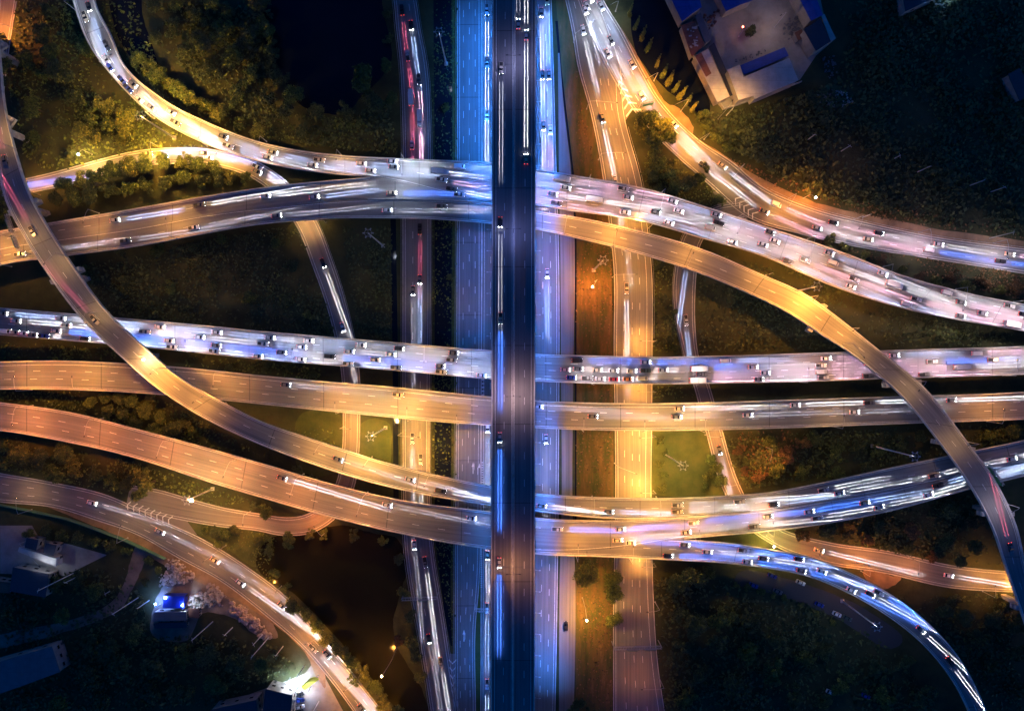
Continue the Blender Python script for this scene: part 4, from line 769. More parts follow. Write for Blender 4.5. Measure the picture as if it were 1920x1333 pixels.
trees([(268,118,17), (288,134,19), (306,150,20), (326,164,17), (344,178,20), (366,192,18), (392,205,20), (420,222,19), (452,236,18), (486,250,16)], BL, ['leaf', 'leaf_olive'], '{n} lamp-lit tree down the inner side of the crowded bend', 'trees inside the crowded bend')
trees([(400,140,27), (440,115,30), (470,78,30), (425,70,28), (388,95,26), (480,150,26), (505,195,22), (455,185,24), (540,215,20), (690,160,26), (705,195,22)], BL, ['leaf_dark', 'leaf'], '{n} dark tree around the dark upper pond counted from the bend', 'dark trees around the upper pond')
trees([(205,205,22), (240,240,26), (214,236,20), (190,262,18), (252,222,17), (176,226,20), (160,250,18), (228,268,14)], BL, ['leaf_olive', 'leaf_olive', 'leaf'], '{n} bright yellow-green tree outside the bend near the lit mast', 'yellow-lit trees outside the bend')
trees([(90,70,22), (110,110,24), (130,150,24), (95,150,20), (150,190,22), (80,210,22), (115,235,20), (70,265,18), (140,285,14), (170,100,18), (105,30,20), (60,120,18)], BL, ['leaf_dark', 'leaf'], '{n} dim tree in the corner wood outside the bend', 'dim trees in the corner wood')
trees([(14,84,16), (24,132,24), (10,160,20)], 'broad', 'leaf_dark', '{n} dark tree overhanging the short orange road', 'trees by the short orange road')
trees([(132,352,18), (160,340,18), (192,334,20), (222,326,20), (254,318,19), (286,312,20), (318,307,18), (350,304,20), (380,312,19), (408,322,18), (436,336,16), (466,338,14)], BL, ['leaf', 'leaf_olive', 'leaf'], '{n} tree along the top row of the grove under the slip road', 'top row of the grove under the slip road')
trees([(118,376,18), (148,376,20), (182,368,21), (214,362,20), (248,354,21), (282,350,20), (316,343,19), (350,338,19), (386,342,18), (418,346,15)], BL, ['leaf_dark', 'leaf', 'leaf_dark'], '{n} tree along the bottom row of the grove above the flyover', 'bottom row of the grove above the flyover')
trees([(10,378,16), (14,410,17), (34,396,13)], 'loose', 'leaf', '{n} tree squeezed behind the tall arching ramp', 'trees behind the arching ramp')
trees([(1178,32,8), (1190,55,8), (1201,76,9), (1212,98,9), (1228,128,9), (1240,146,9), (1250,160,10), (1262,174,9), (1272,186,10), (1284,198,9), (1294,212,9), (1306,226,9)], 'column', ['leaf_olive', 'leaf'], '{n} pointed tree along the busy road counted from the top edge', 'pointed trees along the busy road', 1.45)
trees([(1322,238,12), (1342,262,12), (1360,278,10), (1316,216,11)], BL, 'leaf', '{n} loose tree at the end of the pointed row', 'trees after the pointed row')
trees([(1208,228,24), (1236,244,26), (1222,270,24), (1198,250,18), (1250,262,20)], 'broad', ['leaf', 'leaf_olive'], '{n} broad tree packed behind the overhead sign at the gore', 'broad trees behind the overhead sign')
trees([(1226,306,22), (1216,334,20), (1250,330,22), (1284,352,22), (1308,338,12), (1320,316,10), (1262,358,18), (1340,378,16), (1230,362,14)], BL, ['leaf', 'leaf_dark'], '{n} tree on the dark island between orange and busy roads', 'trees on the island between the roads')
trees([(1551,450,14), (1581,464,10)], 'bush', 'leaf_olive', '{n} small round bush between the busy road and the crowded curve', 'small round bushes between the roads')
trees([(205,742,14), (232,748,15), (258,752,16), (240,775,15), (284,768,17), (262,790,14), (310,782,16), (332,800,18), (300,806,16), (352,792,12), (362,806,11), (214,770,14), (180,755,14), (290,745,13)], 'broad', ['leaf', 'leaf_dark'], '{n} rounded tree between the two orange flyovers', 'rounded trees between the orange flyovers')
trees([(18,832,20), (54,846,22), (92,856,22), (128,846,20), (20,868,18), (64,876,18), (112,884,20), (152,880,18), (186,886,18), (218,900,18), (140,862,16), (250,905,16)], BL, ['leaf', 'leaf_olive', 'leaf_dark'], '{n} tree in the thicket between bottom flyover and road', 'thicket between bottom flyover and road')
tree(290, 902, 34, 'loose', 'leaf_olive', 'largest spreading tree at the end of the thicket', 'thicket between bottom flyover and road')
trees([(388,990,10), (406,994,12), (430,998,12), (446,992,12), (412,1016,9)], 'broad', ['leaf', 'leaf_dark'], '{n} small tree on the green island inside the gore', 'small trees on the green island')
trees([(500,956,17), (480,948,11), (545,1004,13), (584,998,13), (508,1008,12), (488,1012,11)], 'loose', ['leaf', 'leaf_dark'], '{n} tree around the loop road bend', 'trees around the loop road bend')
trees([(540,1098,10), (556,1128,18), (576,1148,15), (598,1170,15), (616,1196,16), (640,1212,16), (660,1236,17), (684,1258,17), (664,1270,13), (706,1284,17), (724,1310,20), (746,1328,18)], BL, ['leaf', 'leaf_olive', 'leaf_dark'], '{n} tree on the bank between road and brown pond', 'trees on the bank of the brown pond')
trees([(760,1105,13), (768,1150,14), (775,1195,16), (780,1225,15), (790,1265,13)], BL, ['leaf_olive', 'leaf_dark'], '{n} tree between the brown pond and the grey road', 'trees between pond and grey road')
tree(748, 1198, 12, 'loose', 'leaf_rust', 'rust-coloured tree under the glowing pond lamp', None)
trees([(1092,1064,26)], 'broad', 'leaf_olive', 'single round tree on the soil median under the fork', None)
trees([(1150,1082,20), (1150,1106,22)], 'broad', 'leaf', '{n} tree of the touching pair beside the brown road', 'pair of trees beside the brown road')
trees([(1150,1158,18)], 'broad', 'leaf', 'lone round tree beside the brown road above the sign gantry', None)
trees([(1080,1318,20), (1100,1330,16)], 'loose', 'leaf_dark', '{n} dim tree at the foot of the soil median', 'trees at the foot of the soil median')
trees([(1238,826,10), (1246,848,9), (1236,868,11), (1242,890,10), (1240,912,11)], 'loose', ['leaf_olive', 'leaf'], '{n} ragged tree along the lawn side of the orange road', 'ragged trees beside the lawn')
trees([(1328,858,14), (1340,878,16), (1348,900,14), (1324,888,11), (1322,912,11)], BL, ['leaf', 'leaf_olive'], '{n} tree between the lawn and the narrow slip road', 'trees between lawn and slip road')
trees([(1240,560,10), (1246,600,11), (1262,585,8), (1250,640,13), (1266,655,10), (1234,500,10)], BL, 'leaf_dark', '{n} dark tree beside the narrow slip road between flyovers', 'dark trees beside the narrow slip road')
trees([(1382,840,14), (1402,866,16), (1420,890,16), (1390,880,12), (1440,830,18), (1470,850,18), (1500,830,16), (1450,880,16)], 'loose', ['leaf_rust', 'leaf', 'leaf_rust'], '{n} rusty shrub on the slope past the narrow slip road', 'rusty shrubs on the slope')
trees([(1265,1090,22), (1292,1076,24), (1320,1072,18), (1270,1140,24), (1300,1165,26), (1345,1150,26), (1392,1160,28), (1340,1195,24), (1400,1215,28), (1280,1210,24), (1450,1190,22), (1440,1250,26), (1310,1260,26), (1370,1280,28), (1500,1230,22), (1545,1220,18), (1480,1290,26), (1570,1270,24), (1640,1250,26), (1690,1240,20), (1650,1300,26), (1720,1290,22), (1540,1310,22), (1280,1300,22)], BL, ['leaf_dark', 'leaf_dark', 'leaf'], '{n} dark tree in the wood inside the blue-lit ramp', 'dark wood inside the blue-lit ramp')
trees([(1380,1095,8), (1400,1100,8), (1425,1108,8), (1448,1114,8), (1470,1120,8), (1500,1132,8), (1530,1148,8), (1560,1165,8)], 'bush', 'leaf_olive', '{n} shrub in the clipped row along the dark car park', 'shrubs along the dark car park')
trees([(1500,1000,16), (1540,985,18), (1580,1000,16), (1620,1012,14), (1660,1024,14), (1700,1030,15), (1740,1040,14), (1790,1048,14), (1640,985,18), (1700,990,20), (1760,1005,20), (1820,1020,18), (1820,970,20), (1770,955,20)], BL, ['leaf_rust', 'leaf_dark', 'leaf_dark'], '{n} shrub on the bank above the red-lit road', 'shrubs above the red-lit road')
trees([(1760,1140,18), (1800,1150,20), (1850,1150,20), (1890,1160,20), (1880,1130,14), (1830,1190,22), (1890,1210,24), (1850,1250,22), (1900,1280,22), (1780,1120,14)], BL, 'leaf_dark', '{n} dark tree in the corner below the red-lit road', 'dark trees below the red-lit road')
trees([(1520,790+30,16), (1560,850,20), (1600,835,18), (1640,845,18), (1680,830,18), (1560,890,20), (1620,880,20), (1500,880,18), (1720,815,16), (1850,820,16), (1890,805,16)], BL, ['leaf_dark', 'leaf'], '{n} dark tree in the field around the mast', 'dark trees in the field around the mast')
trees([(1720,520,14), (1750,530,15), (1780,520,14), (1810,535,15), (1840,530,14), (1870,545,14), (1900,540,15), (1690,505,12), (1650,490,12), (1620,480,11)], 'bush', ['leaf_rust', 'leaf_olive'], '{n} rust-lit shrub between the two busy far roads', 'rust-lit shrubs between the far roads')  # orange lamp light put into the rust leaf colour
trees([(230,470,14), (300,470,15), (360,465,14), (420,450,15), (460,450,13), (520,460,15), (545,500,14), (160,510,14), (240,530,16), (320,540,16), (400,540,16), (470,560,16), (540,560,14), (580,590,12)], 'bush', ['leaf_dark', 'leaf'], '{n} low shrub in the dark field under the merging flyover', 'low shrubs in the dark field')
trees([(500,690,10), (545,690,12), (590,700,12), (430,690,10), (570,845,11), (612,830,8), (590,900,12), (560,880,12)], 'bush', 'leaf_dark', '{n} shrub in the gap beside the dark slip road', 'shrubs beside the dark slip road')
trees([(840,205,11), (845,520,8)], 'loose', 'leaf_olive', '{n} pale tree standing on the canal bank', 'pale trees on the canal bank')
trees([(60,1000,14), (90,995,16), (120,1003,14), (150,1008,16), (180,1014,14), (210,1020,14), (240,1030,12), (285,1050,14), (300,1070,12), (275,1090,12)], 'bush', ['leaf', 'leaf_dark'], '{n} hedge shrub inside the green fence', 'hedge shrubs inside the green fence')
trees([(120,1090,20), (160,1080,20), (190,1100,18), (30,1150,22), (80,1150,22), (130,1150,20), (180,1200,22), (220,1210,22), (260,1180,20), (240,1240,24), (300,1240,24), (350,1220,22), (400,1220,24), (450,1230,24), (500,1240,20), (290,1290,24), (350,1290,24), (410,1275,22), (180,1260,22), (200,1310,22), (130,1310,24), (260,1330,20)], BL, ['leaf_dark', 'leaf_dark', 'leaf'], '{n} dark tree in the wood behind the builders yard', 'dark wood behind the builders yard')
trees([(1404,66,13)], 'broad', 'leaf_dark', 'lone dark tree in the middle of the factory yard', None)
trees([(495,20,22), (500,60,24), (512,105,22), (530,150,22), (560,190,20), (600,215,18), (650,215,20), (728,130,14), (732,80,13), (728,30,12), (735,190,14), (620,245,16), (570,250,16), (675,240,14)], BL, ['leaf_dark', 'leaf', 'leaf_dark'], '{n} overhanging tree around the rim of the upper pond', 'trees on the rim of the upper pond')
trees([(300,20,22), (330,60,22), (345,15,20), (380,40,22), (360,100,20), (400,10,22), (430,30,20), (300,80,16)], BL, ['leaf_dark', 'leaf_dark', 'leaf'], '{n} shadowy tree between the bend and the upper pond', 'shadowy trees between bend and pond')
trees([(505,1030,14), (520,1070,12), (545,1015,14), (610,1000,12), (665,1000,14), (720,1010,12), (752,1045,12)], BL, ['leaf_dark', 'leaf'], '{n} bank tree above the brown pond near the loop road', 'trees above the brown pond')
# low cover nobody could count, one object per plot
def scatter_cover(name, polys, dens, size, leaf, label, cat='ground cover', seed=1, zmax=.5, mounds=0, avoid=True):
    g = np.random.default_rng(seed); V, F = [], []
    for pl in polys:
        Q = np.array([P(x, y, 0)[:2] for x, y in pl]); lo, hi = Q.min(0), Q.max(0); n = int((hi-lo).prod()*dens)
        c = lo + g.random((n, 2))*(hi-lo); ins = np.zeros(n, bool); j = len(Q)-1
        for i in range(len(Q)):
            xi, yi, xj, yj = *Q[i], *Q[j]; cr = ((yi > c[:, 1]) != (yj > c[:, 1])) & (c[:, 0] < (xj-xi)*(c[:, 1]-yi)/(yj-yi+1e-9)+xi); ins ^= cr; j = i
        c = c[ins]
        if avoid:
            for r in GROUND:
                if not len(c): break
                idx = slice(None, None, 2); C2 = r.C[idx][:, :2]; d = np.sqrt(((c[:, None, :]-C2[None])**2).sum(2)); k = d.argmin(1); c = c[d[np.arange(len(c)), k] > r.w[idx][k]/2 + .6]
        if not len(c): continue
        lump = (np.sin(c[:, 0]*.21+seed)+np.sin(c[:, 1]*.17+c[:, 0]*.09)+np.sin(c[:, 0]*.063-c[:, 1]*.08+2))/3
        keep = g.random(len(c)) < np.clip(.55+.6*lump, .1, 1); c, lump = c[keep], lump[keep]; n = len(c)
        z = g.random(n)*zmax + np.clip(lump, 0, 1)*mounds; ctr = np.column_stack([c, z+.05])
        nrm = g.normal(size=(n, 3))*.6 + np.array([0, 0, 1]); nrm /= np.linalg.norm(nrm, axis=1)[:, None]; t = np.cross(nrm, g.normal(size=(n, 3))); t /= np.linalg.norm(t, axis=1)[:, None]; b = np.cross(nrm, t)
        s = size*(.5+g.random(n))[:, None]; q = np.stack([ctr-t*s, ctr-b*s*.6, ctr+t*s, ctr+b*s*.6], 1).reshape(-1, 3); k = len(V)
        V.extend(map(tuple, q)); F.extend((k+4*i, k+4*i+1, k+4*i+2, k+4*i+3) for i in range(n))
    if F: tag(obj(name, V, F, M[leaf]), label, cat, None, 'stuff')
scatter_cover('undergrowth', [[(1300,215), (1400,205), (1560,160), (1600,60), (1560,0), (1920,0), (1920,440), (1770,425), (1640,395), (1520,370), (1420,310), (1320,255)]], 1.7, .95, 'leaf_dark', 'dark overgrown field beyond the factory yard', seed=3, zmax=1.0, mounds=3.0)
scatter_cover('undergrowth', [[(262,-40), (505,-40), (520,130), (560,215), (480,235), (380,160), (310,100), (280,40)], [(560,215), (640,225), (735,190), (740,290), (560,270)]], 1.2, .9, 'leaf_dark', 'dark undergrowth around the upper pond', seed=14, zmax=1, mounds=2)
scatter_cover('undergrowth', [[(1225,1080), (1400,1090), (1560,1150), (1680,1215), (1760,1345), (1240,1345)]], 1.0, .9, 'leaf_dark', 'dark undergrowth inside the blue-lit ramp', seed=4, zmax=1, mounds=1.5)
scatter_cover('undergrowth', [[(0,1080), (250,1060), (290,1190), (500,1190), (560,1250), (400,1320), (0,1340)]], 1.0, .9, 'leaf_dark', 'dark undergrowth behind the builders yard', seed=5, zmax=1, mounds=1.5)
scatter_cover('scrub', [[(30,0), (140,0), (225,150), (300,235), (390,280), (250,290), (100,330), (45,290), (20,190)], [(180,0), (250,0), (300,130), (400,200), (500,200), (740,240), (750,295), (480,262), (330,205), (225,110)]], 1.1, .75, 'leaf', 'lamp-lit scrub on both sides of the crowded bend', seed=6, mounds=1)
scatter_cover('scrub', [[(130,500), (560,420), (640,640), (400,610), (210,590)], [(640,425), (735,425), (735,635), (670,630)]], 1.5, .75, 'leaf_dark', 'dark scrub in the field under the merging flyover', seed=7, mounds=1)
scatter_cover('scrub', [[(0,735), (180,735), (310,750), (480,845), (440,850), (130,770), (0,750)], [(0,815), (250,865), (480,940), (400,950), (200,920), (0,880)], [(0,640), (220,655), (220,675), (0,672)], [(350,665), (600,690), (600,715), (500,700), (340,685)], [(500,800), (640,800), (640,880), (520,830)]], 1.2, .7, 'leaf', 'scrub between the orange flyovers', seed=8, mounds=.8)
scatter_cover('scrub', [[(1310,470), (1440,500), (1600,620), (1640,655), (1310,660)], [(1450,490), (1650,575), (1900,625), (1900,645), (1680,652), (1570,585)], [(1330,815), (1920,795), (1920,820), (1600,885), (1400,915)], [(1500,990), (1850,920), (1890,1060), (1720,1045), (1560,1015)], [(1640,1120), (1890,1112), (1920,1345), (1870,1345), (1760,1180)]], 1.3, .8, 'leaf_dark', 'dark scrub around the bending ramp', seed=9, mounds=1.2)
scatter_cover('dry_grass', [[(1450,410), (1640,430), (1920,520), (1920,565), (1690,505), (1540,455)], [(1330,280), (1450,350), (1640,410), (1920,450), (1920,425), (1640,385), (1450,330)], [(1380,810), (1480,805), (1500,860), (1400,900)]], 1.5, .6, 'leaf_rust', 'dry grass along the far busy road, orange light put into its colour', seed=10, mounds=.6)  # rust leaves carry the orange lamp glow in their base colour
scatter_cover('dry_grass', [[(1080,120), (1120,340), (1148,460), (1150,1345), (1082,1345), (1080,440)]], 1.0, .5, 'leaf_rust', 'patchy dry grass on the soil median', seed=11, zmax=.25, avoid=True)
scatter_cover('rough_grass', [[(1225,500), (1260,500), (1270,660), (1225,660)], [(1225,725), (1300,725), (1320,745), (1225,748)], [(1205,290), (1330,300), (1380,400), (1280,425), (1215,420)], [(810,0), (858,0), (857,1000), (852,1220), (812,1000)], [(480,1000), (520,1010), (500,1070), (600,1170), (760,1345), (730,1345), (560,1150), (470,1060)], [(356,975), (500,1000), (490,1045), (420,1030)]], 1.4, .55, 'leaf', 'rough grass on the verges and canal banks', seed=12, mounds=.3)
print('TREES', NT[0])

# ------------------------------------------------------------------ buildings and yards
def flat_building(name, pts, h, roofm, label, wallm='wall', over=.4, gable=0, windows=3, cat='building', group=None):
    """pts: roof corners in photo pixels at eaves height, clockwise in the picture"""
    Q = [P(x, y, h) for x, y in pts]; c = sum(Q, Vector()) / len(Q); root = empty(name, (c.x, c.y, 0), label, cat, group); n = len(Q)
    q = [v - Vector((c.x, c.y, 0)) for v in Q]
    inn = [Vector((v.x, v.y, 0)) * (1 - over / max(1.5, Vector((v.x, v.y)).length)) for v in q]
    mb = MB(); mb.add([(v.x, v.y, -.1) for v in inn] + [(v.x, v.y, h-.1) for v in inn], [(i, (i+1) % n, n+(i+1) % n, n+i) for i in range(n)] + [tuple(range(n, 2*n))]); mb.build('wall', M[wallm], root)
    mb = MB()
    if gable and n == 4:
        a, b, c2, d = q; m1, m2 = (a+b)/2 + Vector((0, 0, gable)), (c2+d)/2 + Vector((0, 0, gable)); t = Vector((0, 0, .18))
        for s_ in (0,):
            mb.add([a, m1, m2, d, a-t, m1-t, m2-t, d-t], [(0,1,2,3), (7,6,5,4), (0,4,5,1), (3,2,6,7), (0,3,7,4)])
            mb.add([m1, b, c2, m2, m1-t, b-t, c2-t, m2-t], [(0,1,2,3), (7,6,5,4), (0,4,5,1), (3,2,6,7), (1,5,6,2)])
    else:
        t = Vector((0, 0, .22)); mb.add([v for v in q] + [v - t for v in q], [tuple(range(n)), tuple(range(2*n-1, n-1, -1))] + [(i, n+i, n+(i+1) % n, (i+1) % n) for i in range(n)])
    rf = mb.build('roof', M[roofm], root)
    for k in range(min(n, 2)):
        a, b = inn[k], inn[(k+1) % n]; u = (b-a).normalized(); nrm = Vector((u.y, -u.x, 0)); nrm = nrm if nrm.dot((a+b)/2) > 0 else -nrm; L_ = (b-a).length; ang = math.atan2(u.y, u.x)
        for i in range(windows):
            p = a + u*L_*(i+.5)/windows + nrm*.03; m_ = MB(); m_.box((p.x, p.y, h*.5), (min(1.6, L_/windows*.5), .1, 1.2), ang); m_.build('window', M['glass'], root)
        p = a + u*L_*.12 + nrm*.04; m_ = MB(); m_.box((p.x, p.y, 1.05), (1.1, .1, 2.1), ang); m_.build('door', M['dark_steel'], root)
    return root, rf
FG = 'sheds of the walled factory compound'
B = flat_building
B('factory_shed', [(1240,-40), (1297,-55), (1316,14), (1279,41)], 7, 'roof_blue', 'blue-roofed shed at the corner of the factory nearest the road', gable=1.2, group=FG)
B('factory_shed', [(1338,-30), (1406,-40), (1412,1), (1361,22)], 6.5, 'roof_blue', 'blue-roofed shed in the middle of the factory top edge', gable=1.0, group=FG)
B('factory_shed', [(1482,-35), (1516,-42), (1543,29), (1521,40)], 8, 'roof_blue', 'bright blue-roofed shed at the far corner of the factory', gable=.8, group=FG)
B('factory_shed', [(1303,30), (1314,24), (1334,74), (1322,83)], 4.5, 'roof_grey', 'narrow dark lean-to roof between rough shed and yard', group=FG)
r5, f5 = B('factory_shed', [(1277,48), (1303,41), (1321,84), (1297,107)], 5, 'roof_brown', 'rough shed with patched brown roof and loose boards on top', group=FG)
mb = MB(); g_ = random.Random(3)
for i in range(16): mb.box((g_.uniform(-2.5, 2.5), g_.uniform(-5, 5), 5.15 + g_.uniform(0, .1) + i*.004), (g_.uniform(.3, 2.2), g_.uniform(.15, .9), .1), g_.uniform(0, 3))
mb.build('loose_boards', M['roof_white'], f5)
r6, f6 = B('factory_shed', [(1302,105), (1328,92), (1368,181), (1345,192)], 6, 'roof_white', 'long pale shed with a rusty brown roof panel', group=FG)
mb = MB(); o6 = Vector(r6.location); mb.add([P(x, y, 6.06) - o6 for x, y in ((1303,105), (1315,99), (1334,138), (1324,145))], [(0,1,2,3)]); mb.build('roof_panel', M['roof_brown'], f6)
B('factory_shed', [(1329,88), (1339,80), (1381,176), (1369,181)], 3.2, 'roof_dark', 'dark sheet in place of the shaded alley between the pale sheds', group=FG)  # dark sheet standing in for the alley's shade
B('factory_shed', [(1364,131), (1387,122), (1394,145), (1480,109), (1497,151), (1416,186), (1413,180), (1385,188)], 8, 'roof_white', 'largest factory hall with a wide pale notched roof', group=FG)
B('factory_shed', [(1388,123), (1471,89), (1479,105), (1395,141)], 6.2, 'roof_blue', 'long narrow blue lean-to roof along the largest hall', group=FG)
B('factory_shed', [(1507,56), (1538,36), (1558,78), (1530,96)], 9, 'roof_dark', 'square dark-roofed block at the factory corner by the wood', group=FG)
B('factory_shed', [(1539,29), (1546,27), (1567,73), (1558,78)], 7, 'roof_white', 'thin pale roof strip beside the square dark block', group=FG)
B('factory_shed', [(1490,62), (1503,55), (1508,70), (1497,77)], 4, 'roof_brown', 'small brown hut against the square dark block', group=FG)
mbw = MB(); wl = [(1252,-20), (1296,104), (1355,207), (1386,197), (1500,156)]
for a, b in zip(wl, wl[1:]):
    A_, B_ = P(*a, 0), P(*b, 0); mid = (A_+B_)/2; mbw.box((mid.x, mid.y, 1.1), ((B_-A_).length, .25, 2.2), math.atan2((B_-A_).y, (B_-A_).x))
tag(mbw.build('boundary_wall', M['concrete']), 'pale wall around the road side of the factory compound', 'wall')
street_lamp((1378,186), 0, (1374,188), BLU, 9*K, 4, 'small blue-white lamp at the end of the factory alley', None)
street_lamp((1352,214), 0, (1346,224), WARM, 42*K, 16, 'added tall lamp outside the road corner of the factory wall', None)  # added lamp, lights the factory roofs from the road side
street_lamp((1440,60), 0, (1452,52), (1, .7, .5), 6*K, 15, 'tall yard lamp in the factory yard', None)
YG = 'buildings around the builders yard'
B('tent', [(306,1117), (345,1117), (344,1139), (305,1139)], 4, 'tarp', 'glowing blue tarpaulin tent in the rubble yard', 'tarp', .2, .8, 0, 'tent', YG)
B('shed', [(288,1147), (349,1147), (350,1163), (286,1165)], 4.5, 'roof_grey', 'grey-roofed shed below the blue tent', group=YG)
B('shed', [(287,1168), (350,1166), (350,1176), (290,1178)], 3.2, 'roof_dark', 'low dark lean-to along the grey-roofed shed', group=YG)
B('shed', [(353,1140), (374,1141), (373,1158), (353,1157)], 3, 'roof_brown', 'small rusty shed at the end of the grey-roofed shed', group=YG)
for hot, base, lb in (((301,1127), (300,1132), 'blue lamp on the road-edge end of the blue tent'), ((351,1129), (350,1136), 'blue lamp at the rubble end of the blue tent'), ((318,1113), (314,1110), 'blue lamp above the blue tent')):
    street_lamp(hot, 0, base, BLU if 'above' in lb or 'road-edge' in lb else (.5,.7,1), 16*K, 4.6, lb, 'blue_lamp')
B('warehouse', [(-45,1252), (97,1211), (113,1259), (-30,1310)], 8, 'roof_grey', 'large dim warehouse with grey ribbed roof at the lower corner', gable=1.0, group=YG)
street_lamp((59,1221), 0, (60,1224), BLU, 40*K, 7.5, 'blue-white lamp on the eaves of the dim warehouse', 'blue_lamp'); street_lamp((1,1241), 0, (1,1245), BLU, 34*K, 7.5, 'blue-white lamp at the far end of the warehouse eaves', 'blue_lamp')
B('shed', [(24,1063), (92,1076), (85,1120), (18,1108)], 7, 'roof_dark', 'dark-roofed hall beside the white canopy', group=YG)
B('canopy', [(36,1025), (106,1047), (105,1062), (33,1034)], 5, 'roof_white', 'long white canopy roof in the corner yard', 'light_concrete', group=YG, windows=0)
B('hut', [(50,1008), (72,1012), (67,1032), (46,1026)], 5.6, 'roof_dark', 'dark square hut touching the white canopy, nearer the picture edge', group=YG, windows=1); B('hut', [(86,1018), (106,1022), (100,1042), (80,1036)], 5.6, 'roof_dark', 'dark square hut touching the white canopy, nearer the hedge', group=YG, windows=1)
B('house', [(-20,1085), (20,1092), (18,1112), (-22,1105)], 5, 'roof_brown', 'brown-roofed house cut by the picture edge', group=YG, gable=1)
B('office_block', [(498,1291), (548,1303), (544,1350), (490,1350)], 9, 'roof_dark', 'dark flat-roofed block in the bright white-lit yard', group=YG); B('office_block', [(395,1330), (480,1312), (485,1350), (395,1360)], 8, 'roof_dark', 'dark roof beside the lit block at the bottom edge', group=YG)
mb = MB(); mb.add([P(x, y, .09) for x, y in ((505,1288), (520,1278), (552,1282), (562,1290), (560,1345), (547,1345), (551,1301))], [(0,1,2,3,4,5,6)]); tag(mb.build('pavement', M['light_concrete']), kind='structure')
for i, (x, y, lb) in enumerate([(546,1272,'white globe lamp at the trees end of the lit yard'), (561,1266,'white globe lamp nearest the road above the lit yard'), (566,1281,'white globe lamp beside the parked cars'), (551,1287,'white globe lamp at the corner of the lit pavement'), (483,1336,'white globe lamp between the two dark roofs')]):
    street_lamp((x, y), 0, (x-1.5, y-2.5), (.6, .78, 1), 13*K, 6, lb, 'white_lamp')
for x, y, pt_, lb in ((562,1300,'black','black car parked first in the white-lit bay'), (563,1311,'blue','dark blue car parked second in the white-lit bay'), (563,1323,'white','white car parked third in the white-lit bay'), (562,1332,'black','black car parked last in the white-lit bay')):
    place_vehicle('sedan', pt_, P(x, y, .1), (1, .12, 0), lb, 'cars parked in the lit yard', None)
for x, y, pt_, lb in ((1447,1078,'blue','dim blue car at the ramp side of the dark car park'), (1412,1096,'blue','dim blue car at the shrub side of the dark car park'), (1457,1107,'grey','dim grey car third along the shrub side'), (1500,1091,'silver','silver car under the ramp edge in the dark car park'), (1535,1132,'blue','dim blue car beside the shrub row end'), (1568,1150,'white','pale car near the mast in the dark car park'), (1587,1157,'green','dark green car near the mast in the dark car park'), (1556,1296,'white','pale car hidden among the dark trees'), (1622,1303,'blue','blue car hidden among the dark trees')):
    place_vehicle('sedan', pt_, P(x, y, .1), (1, -.45, 0), lb, 'cars parked inside the blue-lit ramp', None)
place_vehicle('sedan', 'black', P(1061,1172, .11), (0, 1, 0), 'lone dark car on the pale side road below the fork', None, None)
# roadside board by the lit yard
b0 = P(590,1274, 0); rt = empty('billboard', b0, 'slanted yellow-green roadside board at the lit yard entrance', 'billboard', None, None, math.radians(38))
mb = MB(); mb.add([(-4.2,-.2,4.2), (4.2,-.2,4.2), (4.2,2.4,6.4), (2.5,3.3,7.1), (-3,2.6,6.6), (-4.2,1.2,5.4), (-4.2,-.05,4.1), (4.2,-.05,4.1), (4.2,2.55,6.3), (2.5,3.45,7.0), (-3,2.75,6.5), (-4.2,1.35,5.3)], [(0,1,2,3,4,5), (11,10,9,8,7,6)] + [(i, 6+i, 6+(i+1) % 6, (i+1) % 6) for i in range(6)]); mb.build('board', M['sign_yellow'], rt)
for sx_ in (-3, 3): mb = MB(); mb.tube((sx_, .6, 0), (sx_, .6, 4.8), .15); mb.build('post', M['steel'], rt)
street_lamp((588,1279), 0, (584,1285), (.5, .66, 1), 4*K, 7.6, 'small white lamp lighting the yellow-green board', None)
# green fence and corner building with lights
mbw = MB(); wl = [(-10,943), (33,951), (65,957), (131,972), (163,983), (228,1007), (270,1026), (312,1046)]
for a, b in zip(wl, wl[1:]):
    A_, B_ = P(*a, 0), P(*b, 0); mid = (A_+B_)/2; mbw.box((mid.x, mid.y, 1.3), ((B_-A_).length+.1, .3, 2.6), math.atan2((B_-A_).y, (B_-A_).x))
tag(mbw.build('sheet_fence', M['green_wall']), 'long green sheet fence between road and corner yard', 'fence')
B('house', [(1698,22), (1775,-12), (1790,-45), (1690,-20)], 6, 'roof_dark', 'dark house with blue lights at the top edge', windows=2, gable=1)
street_lamp((1717,15), 0, (1716,19), BLU, 12*K, 6.5, 'blue-white lamp on the dark house at the top edge', 'blue_lamp'); street_lamp((1762,2), 0, (1760,6), BLU, 7*K, 6, 'second blue lamp on the dark house at the top edge', None)
B('house', [(1890,140), (1912,128), (1935,172), (1912,190)], 5, 'roof_dark', 'dark hut in the overgrown field at the picture edge', windows=1)
